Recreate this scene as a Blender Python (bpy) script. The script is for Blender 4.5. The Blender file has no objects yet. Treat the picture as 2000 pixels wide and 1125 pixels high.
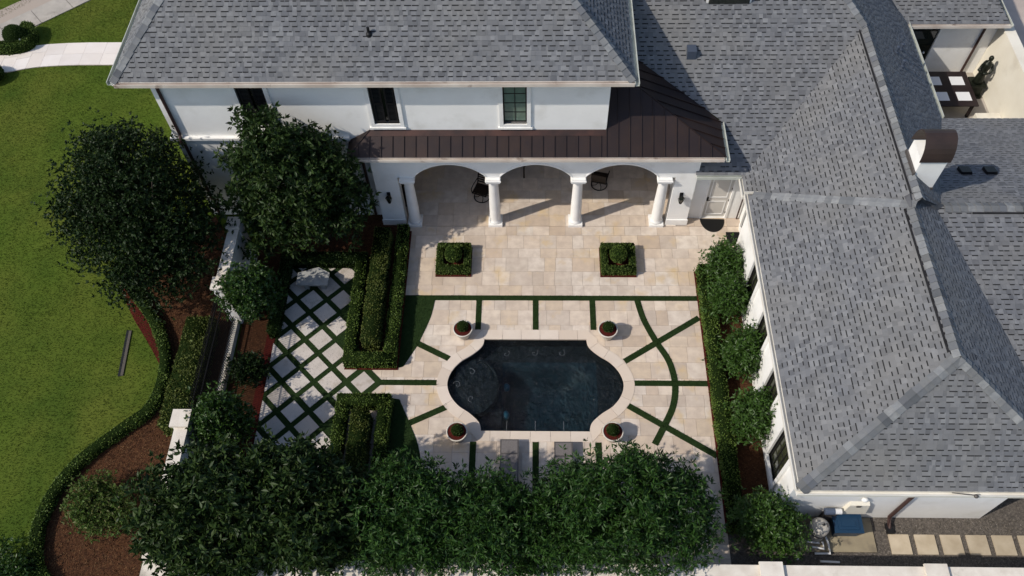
import bpy, bmesh, math, random
import numpy as np
from mathutils import Vector, Matrix
random.seed(7); RNG = np.random.default_rng(7)
scene = bpy.context.scene
COL = scene.collection

# ------------------------------------------------------------------ camera
cam_d = bpy.data.cameras.new('camera'); cam = bpy.data.objects.new('camera', cam_d); COL.objects.link(cam)
cam_d.sensor_fit = 'HORIZONTAL'; cam_d.sensor_width = 36.0; cam_d.lens = 1637.2/2000*36
cam_d.clip_end = 2000; cam_d.clip_start = 0.5
_R = ((0.99971276, 0.01533742, -0.01841609), (0.00279249, -0.83772296, -0.54608832), (-0.02380317, 0.54588003, -0.83752516))
rt, dn, fw = _R
cam.matrix_world = Matrix(((rt[0], -dn[0], -fw[0], 0), (rt[1], -dn[1], -fw[1], 0), (rt[2], -dn[2], -fw[2], 25.0), (0, 0, 0, 1)))
scene.camera = cam
CAM = np.array([0, 0, 25.0])

# ------------------------------------------------------------------ light
SUN_EL = math.radians(43); SUN_DIR = math.radians(23)     # shadows run towards this heading (from +X towards +Y)
world = bpy.data.worlds.new('World'); scene.world = world; world.use_nodes = True
wn = world.node_tree.nodes; wl = world.node_tree.links; wn.clear()
sky = wn.new('ShaderNodeTexSky'); sky.sky_type = 'NISHITA'; sky.sun_disc = False; sky.dust_density = 1.2
sky.sun_elevation = SUN_EL; sky.sun_rotation = math.atan2(-math.cos(SUN_DIR), -math.sin(SUN_DIR))
bg = wn.new('ShaderNodeBackground'); bg.inputs[1].default_value = 0.135
wo = wn.new('ShaderNodeOutputWorld'); wl.new(sky.outputs[0], bg.inputs[0]); wl.new(bg.outputs[0], wo.inputs[0])
sd = bpy.data.lights.new('sun', 'SUN'); sd.energy = 3.35; sd.angle = math.radians(0.8); sd.color = (1.0, 0.93, 0.83)
sun = bpy.data.objects.new('sun', sd); COL.objects.link(sun); sun.location = (-30, -10, 40)
ld = Vector((math.cos(SUN_EL)*math.cos(SUN_DIR), math.cos(SUN_EL)*math.sin(SUN_DIR), -math.sin(SUN_EL)))
sun.rotation_euler = ld.to_track_quat('-Z', 'Y').to_euler()
vs = scene.view_settings; vs.view_transform = 'Standard'; vs.look = 'None'; vs.exposure = 0.13; vs.gamma = 1.0
vs.use_curve_mapping = False
scene.cycles.max_bounces = 6; scene.cycles.transparent_max_bounces = 8

# ------------------------------------------------------------------ materials
def lin(c):
    return tuple(((v/255)/12.92 if v/255 <= 0.04045 else ((v/255+0.055)/1.055)**2.4) for v in c)
MATS = {}
def mat(name, col, rough=0.7, col2=None, scale=3.0, detail=4.0, rnd=0.0, metal=0.0, bump=0.0, bscale=40.0, spec=0.3,
        stain=None, stain_scale=1.0, stain_lo=0.5, stain_hi=0.7, ramp=None, island=True, coat=0.0, trans=0.0, hue=0.0):
    """col/col2 linear colours mixed by noise; rnd = brightness spread per piece; ramp = colours picked per piece"""
    m = bpy.data.materials.new(name); m.use_nodes = True; MATS[name] = m
    nt = m.node_tree; N = nt.nodes; L = nt.links
    b = N['Principled BSDF']; b.inputs['Roughness'].default_value = rough; b.inputs['Metallic'].default_value = metal
    b.inputs['Specular IOR Level'].default_value = spec
    tc = N.new('ShaderNodeTexCoord'); geo = N.new('ShaderNodeNewGeometry')
    pos = geo.outputs['Position']
    def noise(s, d=detail, r=0.55):
        n = N.new('ShaderNodeTexNoise'); n.inputs['Scale'].default_value = s; n.inputs['Detail'].default_value = d
        n.inputs['Roughness'].default_value = r; L.new(pos, n.inputs['Vector']); return n.outputs['Fac']
    def mix(f, a, c, mode='MIX'):
        x = N.new('ShaderNodeMix'); x.data_type = 'RGBA'; x.blend_type = mode
        for s, v in ((x.inputs[0], f), (x.inputs[6], a), (x.inputs[7], c)):
            if isinstance(v, bpy.types.NodeSocket): L.new(v, s)
            elif isinstance(v, (int, float)): s.default_value = v
            else: s.default_value = (*v, 1)
        return x.outputs[2]
    def rampf(f, lo, hi):
        r = N.new('ShaderNodeMapRange'); r.inputs[1].default_value = lo; r.inputs[2].default_value = hi
        L.new(f, r.inputs[0]); return r.outputs[0]
    cur = None
    piece = None
    if rnd or ramp:
        oi = N.new('ShaderNodeObjectInfo'); ad = N.new('ShaderNodeMath'); ad.operation = 'ADD'
        L.new(oi.outputs['Random'], ad.inputs[0])
        if island: L.new(geo.outputs['Random Per Island'], ad.inputs[1])
        else: ad.inputs[1].default_value = 0.0
        fr = N.new('ShaderNodeMath'); fr.operation = 'FRACT'; L.new(ad.outputs[0], fr.inputs[0]); piece = fr.outputs[0]
    if ramp:
        r = N.new('ShaderNodeValToRGB'); L.new(piece, r.inputs[0]); e = r.color_ramp.elements
        while len(e) < len(ramp): e.new(0.5)
        for i, c in enumerate(ramp):
            e[i].position = i/(len(ramp)-1); e[i].color = (*c, 1)
        cur = r.outputs[0]
        if col2 is not None: cur = mix(rampf(noise(scale), 0.35, 0.65), cur, mix(0.5, cur, col2))
    elif col2 is not None:
        cur = mix(rampf(noise(scale), 0.35, 0.65), col, col2)
    else:
        cur = mix(0.0, col, col)
    if stain is not None:
        cur = mix(rampf(noise(stain_scale, 5), stain_lo, stain_hi), cur, stain)
    if rnd:
        mr = N.new('ShaderNodeMapRange'); mr.inputs[3].default_value = 1-rnd; mr.inputs[4].default_value = 1+rnd
        mu = N.new('ShaderNodeMath'); mu.operation = 'MULTIPLY'; mu.inputs[1].default_value = 7.31; L.new(piece, mu.inputs[0])
        f2 = N.new('ShaderNodeMath'); f2.operation = 'FRACT'; L.new(mu.outputs[0], f2.inputs[0]); L.new(f2.outputs[0], mr.inputs[0])
        cur = mix(1.0, cur, mr.outputs[0], 'MULTIPLY')
    L.new(cur, b.inputs['Base Color'])
    if coat: b.inputs['Coat Weight'].default_value = coat; b.inputs['Coat Roughness'].default_value = 0.1
    if bump:
        bn = N.new('ShaderNodeBump'); bn.inputs['Strength'].default_value = min(1, bump); bn.inputs['Distance'].default_value = 0.02*max(1, bump)
        L.new(noise(bscale, 6, 0.65), bn.inputs['Height']); L.new(bn.outputs[0], b.inputs['Normal'])
    if trans:
        out = [n for n in N if n.type == 'OUTPUT_MATERIAL'][0]
        t = N.new('ShaderNodeBsdfTranslucent'); L.new(cur, t.inputs[0]); ms = N.new('ShaderNodeMixShader'); ms.inputs[0].default_value = trans
        L.new(b.outputs[0], ms.inputs[1]); L.new(t.outputs[0], ms.inputs[2]); L.new(ms.outputs[0], out.inputs[0])
    return m

mat('stucco', (.86, .85, .82), .85, (.81, .80, .77), 1.2, bump=.15, bscale=60, stain=(.66, .64, .59), stain_scale=1.1, stain_lo=.55, stain_hi=.85)
mat('cream_stucco', (.74, .70, .60), .85, (.69, .645, .54), 1.0, bump=.15, bscale=60, stain=(.52, .47, .38), stain_scale=.9, stain_lo=.58, stain_hi=.85)
mat('wall_cap', (.72, .665, .58), .85, (.60, .54, .46), 2.5, bump=.3, bscale=40, stain=(.38, .34, .28), stain_scale=1.7, stain_lo=.58, stain_hi=.8)
mat('trim', (.85, .84, .81), .6, (.79, .775, .74), 2.5)
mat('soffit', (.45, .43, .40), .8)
SH = [(0.1012, 0.1062, 0.1178), (0.1320, 0.1377, 0.1501), (0.1496, 0.1557, 0.1672), (0.1672, 0.1728, 0.1833), (0.1408, 0.1458, 0.1577), (0.2156, 0.2214, 0.2299), (0.1584, 0.1638, 0.1757), (0.1188, 0.1242, 0.1368)]
mat('shingle', (.17, .17, .175), .9, (.12, .122, .128), 5, ramp=SH, rnd=.10, bump=.5, bscale=90, stain=(.175, .172, .166), stain_scale=.45, stain_lo=.42, stain_hi=.8)
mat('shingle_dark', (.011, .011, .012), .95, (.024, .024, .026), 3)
mat('roof_deck', (.10, .102, .108), .95, (.07, .07, .075), 4)
mat('ridge', (0.1640, 0.1722, 0.1804), .9, (0.1148, 0.1218, 0.1320), 6, ramp=[(0.0820, 0.0882, 0.0968), (0.2132, 0.2226, 0.2288), (0.1230, 0.1260, 0.1276), (0.2624, 0.2688, 0.2684), (0.0984, 0.1050, 0.1188), (0.1804, 0.1848, 0.1848)], rnd=.15, bump=.4, bscale=90)
mat('bronze', (0.0405, 0.0250, 0.0201), .42, (0.0297, 0.0200, 0.0190), 1.6, metal=.35, rnd=.12, spec=.4, bump=.08, bscale=6)
mat('copper_flash', (.075, .036, .028), .45, (.034, .021, .019), 1.3, metal=.3, spec=.4)
mat('hood', (.050, .033, .028), .5, (.038, .026, .023), 2, metal=.3, spec=.4)
mat('gutter_cream', (.66, .60, .53), .5, (.50, .42, .36), 1.0, stain=(.20, .13, .10), stain_scale=2.3, stain_lo=.6, stain_hi=.75)
mat('gutter_green', (.50, .52, .47), .5, (.40, .42, .38), 2.0)
mat('downpipe', (.060, .032, .027), .5, (.045, .024, .021), 3)
mat('black', (.010, .010, .011), .45)
mat('mat_black', (.006, .006, .006), .95, bump=.4, bscale=120)
mat('iron', (.009, .009, .010), .65, spec=.15)
mat('shutter', (.009, .009, .010), .5)
mat('glass_dark', (.008, .011, .010), .06, (.016, .02, .014), 1.5, spec=.6)
mat('glass_green', (.10, .155, .12), .12, (.15, .21, .165), 2.5, spec=.5)
mat('glass_wing', (.022, .026, .013), .1, (.055, .060, .032), 2.6, spec=.5)
mat('gutter_white', (.74, .72, .66), .5, (.66, .63, .56), 1.5)
mat('frame_dark', (.016, .015, .014), .5)
mat('door_white', (.60, .57, .52), .5)
TR = [(0.5800, 0.4726, 0.3725), (0.6500, 0.5522, 0.4536), (0.5300, 0.4179, 0.3151), (0.6800, 0.5970, 0.5109), (0.6100, 0.5273, 0.4441), (0.5100, 0.4279, 0.3533), (0.6200, 0.4975, 0.3677), (0.6900, 0.6169, 0.5348)]
mat('travertine', (.63, .54, .46), .62, (.40, .32, .26), 3.3, ramp=TR, rnd=.06, island=False, bump=.25, bscale=25, stain=(.57, .43, .26), stain_scale=1.1, stain_lo=.56, stain_hi=.72)
mat('travertine_pale', (.72, .66, .61), .65, (.64, .57, .51), 1.5, ramp=[(.70, .64, .59), (.74, .69, .65), (.67, .60, .54), (.72, .67, .62)], island=False, rnd=.05, bump=.2, bscale=25)
mat('slab_stone', (.55, .50, .46), .7, (.42, .38, .34), 2.0, ramp=[(.56, .50, .45), (.62, .57, .52), (.50, .43, .37), (.60, .56, .53), (.54, .46, .39)], island=False, rnd=.08, bump=.3, bscale=20, stain=(.33, .28, .22), stain_scale=2.2, stain_lo=.57, stain_hi=.75)
mat('step_stone', (0.5152, 0.4366, 0.3250), .75, (0.4032, 0.3304, 0.2340), 2.0, island=False, rnd=.12, bump=.3, bscale=25)
mat('coping', (.66, .57, .47), .55, (.58, .485, .40), 2.0, ramp=[(.63, .535, .44), (.67, .585, .50), (.58, .48, .385), (.65, .56, .47)], island=False, rnd=.05, bump=.15, bscale=30)
mat('mortar', (.36, .30, .25), .95)
mat('concrete', (.42, .38, .33), .9, (.34, .31, .27), 1.5, bump=.3, bscale=40, stain=(.24, .21, .18), stain_scale=1.3, stain_lo=.56, stain_hi=.8)
mat('pad', (.33, .28, .19), .9, (.25, .21, .145), 2.0, bump=.3, bscale=40, stain=(.13, .11, .09), stain_scale=2, stain_lo=.55, stain_hi=.8)
mat('driveway', (.46, .39, .34), .9, (.38, .32, .28), .9, bump=.3, bscale=30)
mat('lawn', (0.0647, 0.1029, 0.0130), .95, (0.0924, 0.1137, 0.0182), .30, bump=.5, bscale=14, stain=(0.0508, 0.0833, 0.0117), stain_scale=.55, stain_lo=.45, stain_hi=.7, spec=.05)
mat('grass', (0.0541, 0.0873, 0.0182), .8, (0.1173, 0.1164, 0.0252), .33, ramp=[(0.0541, 0.1067, 0.0112), (0.0947, 0.1406, 0.0182), (0.0677, 0.1242, 0.0140), (0.1128, 0.1455, 0.0252), (0.0451, 0.0892, 0.0112)], rnd=.2, trans=.2, spec=.05, stain=(.048, .074, .013), stain_scale=.42, stain_lo=.40, stain_hi=.68)
mat('turf', (.017, .034, .010), .95, (.022, .042, .012), 8, bump=.8, bscale=90, spec=.1)
mat('turf_blade', (.012, .036, .007), .9, rnd=.3, ramp=[(.015, .030, .009), (.024, .046, .013), (.018, .036, .010)], spec=.1)
mat('mulch', (0.0750, 0.0324, 0.0152), .95, (0.0375, 0.0168, 0.0095), 9, bump=1.0, bscale=45, stain=(0.1250, 0.0660, 0.0304), stain_scale=22, stain_lo=.56, stain_hi=.66, spec=.1)
mat('mulch_chip', (0.0840, 0.0360, 0.0171), .9, rnd=.35, ramp=[(0.0540, 0.0240, 0.0123), (0.1200, 0.0576, 0.0266), (0.0780, 0.0336, 0.0162), (0.1680, 0.1020, 0.0522)], spec=.1)
mat('red_mulch', (.085, .014, .010), .95, (.055, .010, .008), 14, bump=1.0, bscale=60, spec=.1)
mat('gravel', (0.1350, 0.1161, 0.0999), .95, (0.0743, 0.0648, 0.0567), 14, bump=1.0, bscale=50, stain=(0.2025, 0.1755, 0.1485), stain_scale=25, stain_lo=.55, stain_hi=.65)
mat('pebble', (.12, .10, .085), .9, rnd=.4, ramp=[(.07, .06, .05), (.17, .15, .125), (.11, .095, .08), (.22, .20, .18)])
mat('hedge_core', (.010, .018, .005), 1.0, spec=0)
def leafmat(name, cols, rough=.5, trans=.2, spec=.3): mat(name, cols[0], rough, None, rnd=.22, ramp=cols, trans=trans, spec=spec)
leafmat('hedge_leaf', [(0.0624, 0.1105, 0.0169), (0.1040, 0.1612, 0.0247), (0.0793, 0.1365, 0.0221), (0.1378, 0.1859, 0.0351)], .6)
leafmat('hedge_bright', [(.065, .105, .018), (.095, .140, .026), (.078, .120, .020), (.11, .150, .032)], .6)
leafmat('hedge_dark', [(0.0242, 0.0494, 0.0092), (0.0414, 0.0736, 0.0149), (0.0310, 0.0598, 0.0115)], .6)
leafmat('hedge_olive', [(0.0800, 0.1013, 0.0187), (0.1125, 0.1363, 0.0263), (0.0675, 0.0925, 0.0163)], .6)
leafmat('leaf_magnolia', [(0.0139, 0.0302, 0.0072), (0.0221, 0.0445, 0.0094), (0.0320, 0.0588, 0.0122), (0.0156, 0.0353, 0.0079), (0.0492, 0.0756, 0.0180)], .5, .15, .22)
leafmat('leaf_green', [(0.0141, 0.0424, 0.0079), (0.0227, 0.0595, 0.0101), (0.0339, 0.0816, 0.0130), (0.0170, 0.0484, 0.0094), (0.0509, 0.0988, 0.0202)], .45, .15, .25)
leafmat('leaf_dark', [(0.0090, 0.0209, 0.0046), (0.0136, 0.0293, 0.0063), (0.0189, 0.0379, 0.0075), (0.0106, 0.0239, 0.0058)], .5, .12, .2)
leafmat('leaf_bright', [(.030, .072, .010), (.042, .095, .014), (.058, .115, .020), (.036, .080, .012)], .42, .25, .4)
leafmat('leaf_mid', [(0.0212, 0.0552, 0.0088), (0.0331, 0.0764, 0.0112), (0.0478, 0.0957, 0.0152), (0.0267, 0.0626, 0.0096)], .42, .22, .4)
leafmat('leaf_reddish', [(0.0540, 0.1105, 0.0165), (0.0744, 0.1300, 0.0220), (0.1020, 0.1105, 0.0330), (0.0600, 0.1170, 0.0176), (0.1200, 0.1105, 0.0440)], .5, .2, .2)
mat('bark', (.085, .065, .05), .95, (.05, .038, .03), 12, bump=.8, bscale=30)
mat('pot_white', (0.6300, 0.5896, 0.5208), .7, (0.5400, 0.4928, 0.4200), 4, bump=.2, bscale=40)
mat('plaster_pool', (.008, .0105, .0125), .6, (.019, .022, .025), 4.0, detail=8, bump=.6, bscale=9)  # pebble mottle; its contrast also puts the water's ripple light into the colour
mat('plaster_water_tint', (.006, .017, .025), .6, (.012, .030, .041), 3.0, detail=8)  # teal of light absorbed in deep water, put into the floor colour
mat('foam', (.17, .19, .21), .4)
mat('pool_lamp', (.03, .12, .17), .3)
mat('sling', (.17, .155, .15), .8, (.14, .125, .12), 20)
mat('grey_metal', (.10, .09, .085), .5, metal=.3)
mat('wood_dark', (.022, .014, .010), .5, (.014, .009, .007), 8)
mat('plastic_tan', (.50, .47, .42), .5, (.42, .39, .34), 3)
mat('plastic_blue', (.012, .040, .085), .4)
mat('plastic_slate', (.075, .095, .14), .45)
mat('pvc', (.68, .68, .68), .4)
mat('vent_slate', (.055, .07, .10), .7)
mat('table_dark', (.022, .014, .014), .4)
mat('placemat', (.70, .70, .70), .8)
mat('bronze_statue', (.012, .014, .010), .4, (.020, .024, .016), 6, metal=.4)
mat('bench_stone', (.36, .36, .34), .85, (.28, .28, .265), 4, bump=.2, bscale=30)
mat('balustrade', (.58, .55, .49), .8, (.42, .39, .34), 5)

def water_mat():
    m = bpy.data.materials.new('pool_water'); m.use_nodes = True; N = m.node_tree.nodes; L = m.node_tree.links; N.clear()
    o = N.new('ShaderNodeOutputMaterial'); t = N.new('ShaderNodeBsdfTransparent'); t.inputs[0].default_value = (.80, .92, .95, 1)
    g = N.new('ShaderNodeBsdfGlossy'); g.inputs['Roughness'].default_value = .04; fr = N.new('ShaderNodeFresnel'); fr.inputs[0].default_value = 1.33
    ms = N.new('ShaderNodeMixShader'); L.new(fr.outputs[0], ms.inputs[0]); L.new(t.outputs[0], ms.inputs[1]); L.new(g.outputs[0], ms.inputs[2])
    ge = N.new('ShaderNodeNewGeometry'); n1 = N.new('ShaderNodeTexNoise'); n1.inputs['Scale'].default_value = 4.2; n1.inputs['Detail'].default_value = 4
    n1.inputs['Distortion'].default_value = 1.4
    L.new(ge.outputs['Position'], n1.inputs['Vector']); b = N.new('ShaderNodeBump'); b.inputs['Strength'].default_value = .9; b.inputs['Distance'].default_value = .22
    L.new(n1.outputs['Fac'], b.inputs['Height'])
    for s in (g, fr): L.new(b.outputs[0], s.inputs['Normal'])
    L.new(ms.outputs[0], o.inputs[0]); MATS['pool_water'] = m
water_mat()

# ------------------------------------------------------------------ mesh helpers
class G:
    def __init__(s): s.v = []; s.f = []; s.m = []
    def face(s, pts, m=0):
        i = len(s.v); s.v += [tuple(p) for p in pts]; s.f.append(tuple(range(i, i+len(pts)))); s.m.append(m); return s
    def mesh(s, vs_, fs, m=0):
        i = len(s.v); s.v += [tuple(p) for p in vs_]; s.f += [tuple(a+i for a in f) for f in fs]; s.m += [m]*len(fs); return s
    def box(s, x0, x1, y0, y1, z0, z1, m=0):
        v = [(x, y, z) for z in (z0, z1) for y in (y0, y1) for x in (x0, x1)]
        return s.mesh(v, [(0, 2, 3, 1), (4, 5, 7, 6), (0, 1, 5, 4), (2, 6, 7, 3), (0, 4, 6, 2), (1, 3, 7, 5)], m)
    def prism(s, poly, z0, z1, m=0, bottom=True):
        n = len(poly); v = [(x, y, z0) for x, y in poly]+[(x, y, z1) for x, y in poly]
        f = [tuple(range(n, 2*n))]+([tuple(range(n-1, -1, -1))] if bottom else [])+[(i, (i+1) % n, n+(i+1) % n, n+i) for i in range(n)]
        return s.mesh(v, f, m)
    def lathe(s, prof, c=(0, 0, 0), n=20, m=0, caps=True):
        v = []; f = []
        for r, z in prof:
            for k in range(n):
                a = 2*math.pi*k/n; v.append((c[0]+r*math.cos(a), c[1]+r*math.sin(a), c[2]+z))
        for i in range(len(prof)-1):
            for k in range(n):
                f.append((i*n+k, i*n+(k+1) % n, (i+1)*n+(k+1) % n, (i+1)*n+k))
        if caps: f.append(tuple(range(n-1, -1, -1))); f.append(tuple(range((len(prof)-1)*n, len(prof)*n)))
        return s.mesh(v, f, m)
    def tube(s, path, r, n=8, m=0, closed=False):
        P = [Vector(p) for p in path]; k = len(P); rs = r if isinstance(r, (list, tuple)) else [r]*k; v = []; f = []
        for i, p in enumerate(P):
            if closed: t = P[(i+1) % k]-P[i-1]
            else: t = P[min(i+1, k-1)]-P[max(i-1, 0)]
            t.normalize(); a = Vector((0, 0, 1)) if abs(t.z) < .9 else Vector((1, 0, 0)); u = t.cross(a).normalized(); w = t.cross(u)
            for j in range(n):
                an = 2*math.pi*j/n; v.append(tuple(p+(u*math.cos(an)+w*math.sin(an))*rs[i]))
        for i in range(k if closed else k-1):
            for j in range(n):
                b = (i+1) % k; f.append((i*n+j, i*n+(j+1) % n, b*n+(j+1) % n, b*n+j))
        if not closed: f.append(tuple(range(n-1, -1, -1))); f.append(tuple(range((k-1)*n, k*n)))
        return s.mesh(v, f, m)
    def beam(s, p, q, w, h, up=(0, 0, 1), m=0):
        p = Vector(p); q = Vector(q); t = (q-p).normalized(); u = t.cross(Vector(up)).normalized(); n = u.cross(t)
        v = [tuple(b+u*(sx*w/2)+n*(sz*h/2)) for b in (p, q) for sz in (-1, 1) for sx in (-1, 1)]
        return s.mesh(v, [(0, 1, 3, 2), (4, 6, 7, 5), (0, 4, 5, 1), (2, 3, 7, 6), (0, 2, 6, 4), (1, 5, 7, 3)], m)
    def sphere(s, c, r, n=16, k=9, m=0):
        R3 = r if isinstance(r, (tuple, list)) else (r, r, r); v = []; f = []
        for i in range(k+1):
            ph = math.pi*i/k
            for j in range(n):
                a = 2*math.pi*j/n; v.append((c[0]+R3[0]*math.sin(ph)*math.cos(a), c[1]+R3[1]*math.sin(ph)*math.sin(a), c[2]+R3[2]*math.cos(ph)))
        for i in range(k):
            for j in range(n): f.append((i*n+j, (i+1)*n+j, (i+1)*n+(j+1) % n, i*n+(j+1) % n))
        return s.mesh(v, f, m)
    def xform(s, M):
        s.v = [tuple(M @ Vector(p)) for p in s.v]; return s

def link(name, me, parent=None):
    o = bpy.data.objects.new(name, me); COL.objects.link(o)
    if parent is not None:
        o.parent = parent
        if parent.get('_w') is not None and parent.parent is None: o.location = -parent.location
    return o
def build(name, g, mats, parent=None, smooth=False):
    me = bpy.data.meshes.new(name); me.from_pydata(g.v, [], g.f)
    for m in (mats if isinstance(mats, (list, tuple)) else [mats]): me.materials.append(MATS[m])
    if any(g.m): me.polygons.foreach_set('material_index', g.m)
    if smooth: me.polygons.foreach_set('use_smooth', [True]*len(g.f))
    me.update(); return link(name, me, parent)
def tag(o, label=None, cat=None, group=None, kind=None):
    if label: o['label'] = label
    if cat: o['category'] = cat
    if group: o['group'] = group
    if kind: o['kind'] = kind
    return o
def thing(name, loc, label, cat, group=None, world=True, rz=0):
    o = bpy.data.objects.new(name, None); COL.objects.link(o); o.location = loc; o.empty_display_size = .2; o.rotation_euler.z = rz
    if world: o['_w'] = 1
    return tag(o, label, cat, group)
def struct(name, g, mats, smooth=False):
    return tag(build(name, g, mats, None, smooth), kind='structure')
def dup(root, loc, rz=0, label=None, group=None):
    r = root.copy(); COL.objects.link(r); r.location = loc; r.rotation_euler = (0, 0, rz)
    if label: r['label'] = label
    if group: r['group'] = group
    for ch in list(root.children):
        c = ch.copy(); COL.objects.link(c); c.parent = r
        for gch in list(ch.children):
            d = gch.copy(); COL.objects.link(d); d.parent = c
    return r
def fast_mesh(name, V, F, mats):
    """V (n,3) array, F (m,k) array"""
    me = bpy.data.meshes.new(name); n = len(V); m, k = F.shape
    me.vertices.add(n); me.vertices.foreach_set('co', np.ascontiguousarray(V, dtype=np.float32).ravel())
    me.loops.add(m*k); me.loops.foreach_set('vertex_index', np.ascontiguousarray(F, dtype=np.int32).ravel())
    me.polygons.add(m); me.polygons.foreach_set('loop_start', np.arange(0, m*k, k, dtype=np.int32))
    try: me.polygons.foreach_set('loop_total', np.full(m, k, dtype=np.int32))
    except Exception: pass
    for x in mats: me.materials.append(MATS[x])
    me.update(calc_edges=True); me.validate(); return me
def norm(a): return a/np.maximum(np.linalg.norm(a, axis=1, keepdims=True), 1e-9)
def leaves(P, D, length, width, fold=.25):
    """folded leaf per point: 4 verts, 2 triangles"""
    n = len(P); r = norm(RNG.normal(size=(n, 3))); S = norm(np.cross(D, r)); Nn = np.cross(S, D)
    Lh = (length if np.ndim(length) else np.full(n, length))[:, None]; W = (width if np.ndim(width) else np.full(n, width))[:, None]
    V = np.stack([P, P+D*Lh*.5+S*W*.5+Nn*W*fold, P+D*Lh-Nn*W*fold*.6, P+D*Lh*.5-S*W*.5+Nn*W*fold], 1).reshape(-1, 3)
    b = np.arange(n)*4; F = np.concatenate([np.stack([b, b+1, b+2], 1), np.stack([b, b+2, b+3], 1)]); return V, F
def sample_surface(g, dens, zmin=None):
    V = np.array(g.v); T = []
    for f in g.f:
        for i in range(1, len(f)-1): T.append((f[0], f[i], f[i+1]))
    T = np.array(T); A, B, C = V[T[:, 0]], V[T[:, 1]], V[T[:, 2]]; cr = np.cross(B-A, C-A); ar = np.linalg.norm(cr, axis=1)/2
    n = int(ar.sum()*dens)
    if n < 1: return np.zeros((0, 3)), np.zeros((0, 3))
    k = RNG.choice(len(T), n, p=ar/ar.sum()); u = RNG.random((n, 1)); v = RNG.random((n, 1)); m = u+v > 1; u = np.where(m, 1-u, u); v = np.where(m, 1-v, v)
    return A[k]+u*(B[k]-A[k])+v*(C[k]-A[k]), norm(cr[k])
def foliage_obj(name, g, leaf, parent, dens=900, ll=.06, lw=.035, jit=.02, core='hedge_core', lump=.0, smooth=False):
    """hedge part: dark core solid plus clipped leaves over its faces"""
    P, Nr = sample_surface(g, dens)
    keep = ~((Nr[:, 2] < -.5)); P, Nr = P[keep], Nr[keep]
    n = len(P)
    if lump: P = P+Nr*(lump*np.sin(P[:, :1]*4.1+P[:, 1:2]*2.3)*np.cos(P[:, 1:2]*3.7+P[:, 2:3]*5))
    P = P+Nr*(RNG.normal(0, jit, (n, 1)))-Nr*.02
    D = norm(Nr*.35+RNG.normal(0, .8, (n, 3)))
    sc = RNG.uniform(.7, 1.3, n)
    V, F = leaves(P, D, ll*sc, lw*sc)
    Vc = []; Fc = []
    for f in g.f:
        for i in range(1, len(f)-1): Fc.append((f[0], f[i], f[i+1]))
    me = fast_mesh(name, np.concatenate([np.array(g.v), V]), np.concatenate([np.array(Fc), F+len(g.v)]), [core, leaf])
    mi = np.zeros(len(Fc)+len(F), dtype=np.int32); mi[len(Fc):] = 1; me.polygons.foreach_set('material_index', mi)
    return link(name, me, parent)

def clip(poly, a, b, c):
    out = []; n = len(poly)
    for i in range(n):
        p, q = poly[i], poly[(i+1) % n]; dp = a*p[0]+b*p[1]-c; dq = a*q[0]+b*q[1]-c
        if dp <= 0: out.append(p)
        if (dp < 0 < dq) or (dq < 0 < dp):
            t = dp/(dp-dq); out.append((p[0]+t*(q[0]-p[0]), p[1]+t*(q[1]-p[1])))
    return out if len(out) > 2 else []
def area(p): return sum(p[i][0]*p[(i+1) % len(p)][1]-p[(i+1) % len(p)][0]*p[i][1] for i in range(len(p)))/2
def ccw(p): return p if area(p) > 0 else p[::-1]
def clip_convex(poly, cv):
    cv = ccw(cv)
    for i in range(len(cv)):
        (x0, y0), (x1, y1) = cv[i], cv[(i+1) % len(cv)]; a, b = y1-y0, x0-x1
        poly = clip(poly, a, b, a*x0+b*y0)
        if not poly: return []
    return poly
def subtract(poly, cv):
    cv = ccw(cv); out = []
    for i in range(len(cv)):
        (x0, y0), (x1, y1) = cv[i], cv[(i+1) % len(cv)]; a, b = y1-y0, x0-x1; c = a*x0+b*y0
        o = clip(poly, -a, -b, -c)
        if o and area(ccw(o)) > 1e-5: out.append(o)
        poly = clip(poly, a, b, c)
        if not poly or area(ccw(poly)) < 1e-6: break
    return out
def catmull(pts, n=6, closed=False):
    P = [np.array(p, float) for p in pts]; k = len(P); out = []
    for i in range(k if closed else k-1):
        p1, p2 = P[i], P[(i+1) % k]
        p0 = P[i-1] if (closed or i > 0) else p1; p3 = P[(i+2) % k] if (closed or i+2 < k) else p2
        for j in range(n):
            t = j/n; out.append(tuple(.5*((2*p1)+(-p0+p2)*t+(2*p0-5*p1+4*p2-p3)*t*t+(-p0+3*p1-3*p2+p3)*t**3)))
    if not closed: out.append(tuple(P[-1]))
    return out
def offset_path(pts, d, closed=False):
    out = []; n = len(pts)
    for i in range(n):
        a = pts[(i-1) % n] if (closed or i > 0) else pts[i]; b = pts[(i+1) % n] if (closed or i < n-1) else pts[i]
        t = np.array(b)[:2]-np.array(a)[:2]; t = t/max(np.linalg.norm(t), 1e-9); out.append((pts[i][0]+t[1]*d, pts[i][1]-t[0]*d))
    return out
def strip(g, path, w, z0, z1, m=0):
    A = offset_path(path, w/2); B = offset_path(path, -w/2); n = len(path)
    v = [(x, y, z) for z in (z0, z1) for L_ in (A, B) for x, y in L_]
    a0, b0, a1, b1 = 0, n, 2*n, 3*n; f = []
    for i in range(n-1):
        f += [(a1+i, a1+i+1, b1+i+1, b1+i), (a0+i, a0+i+1, a1+i+1, a1+i), (b0+i+1, b0+i, b1+i, b1+i+1)]
    f += [(a0, a1, b1, b0), (a0+n-1, b0+n-1, b1+n-1, a1+n-1)]
    return g.mesh(v, f, m)
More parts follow.
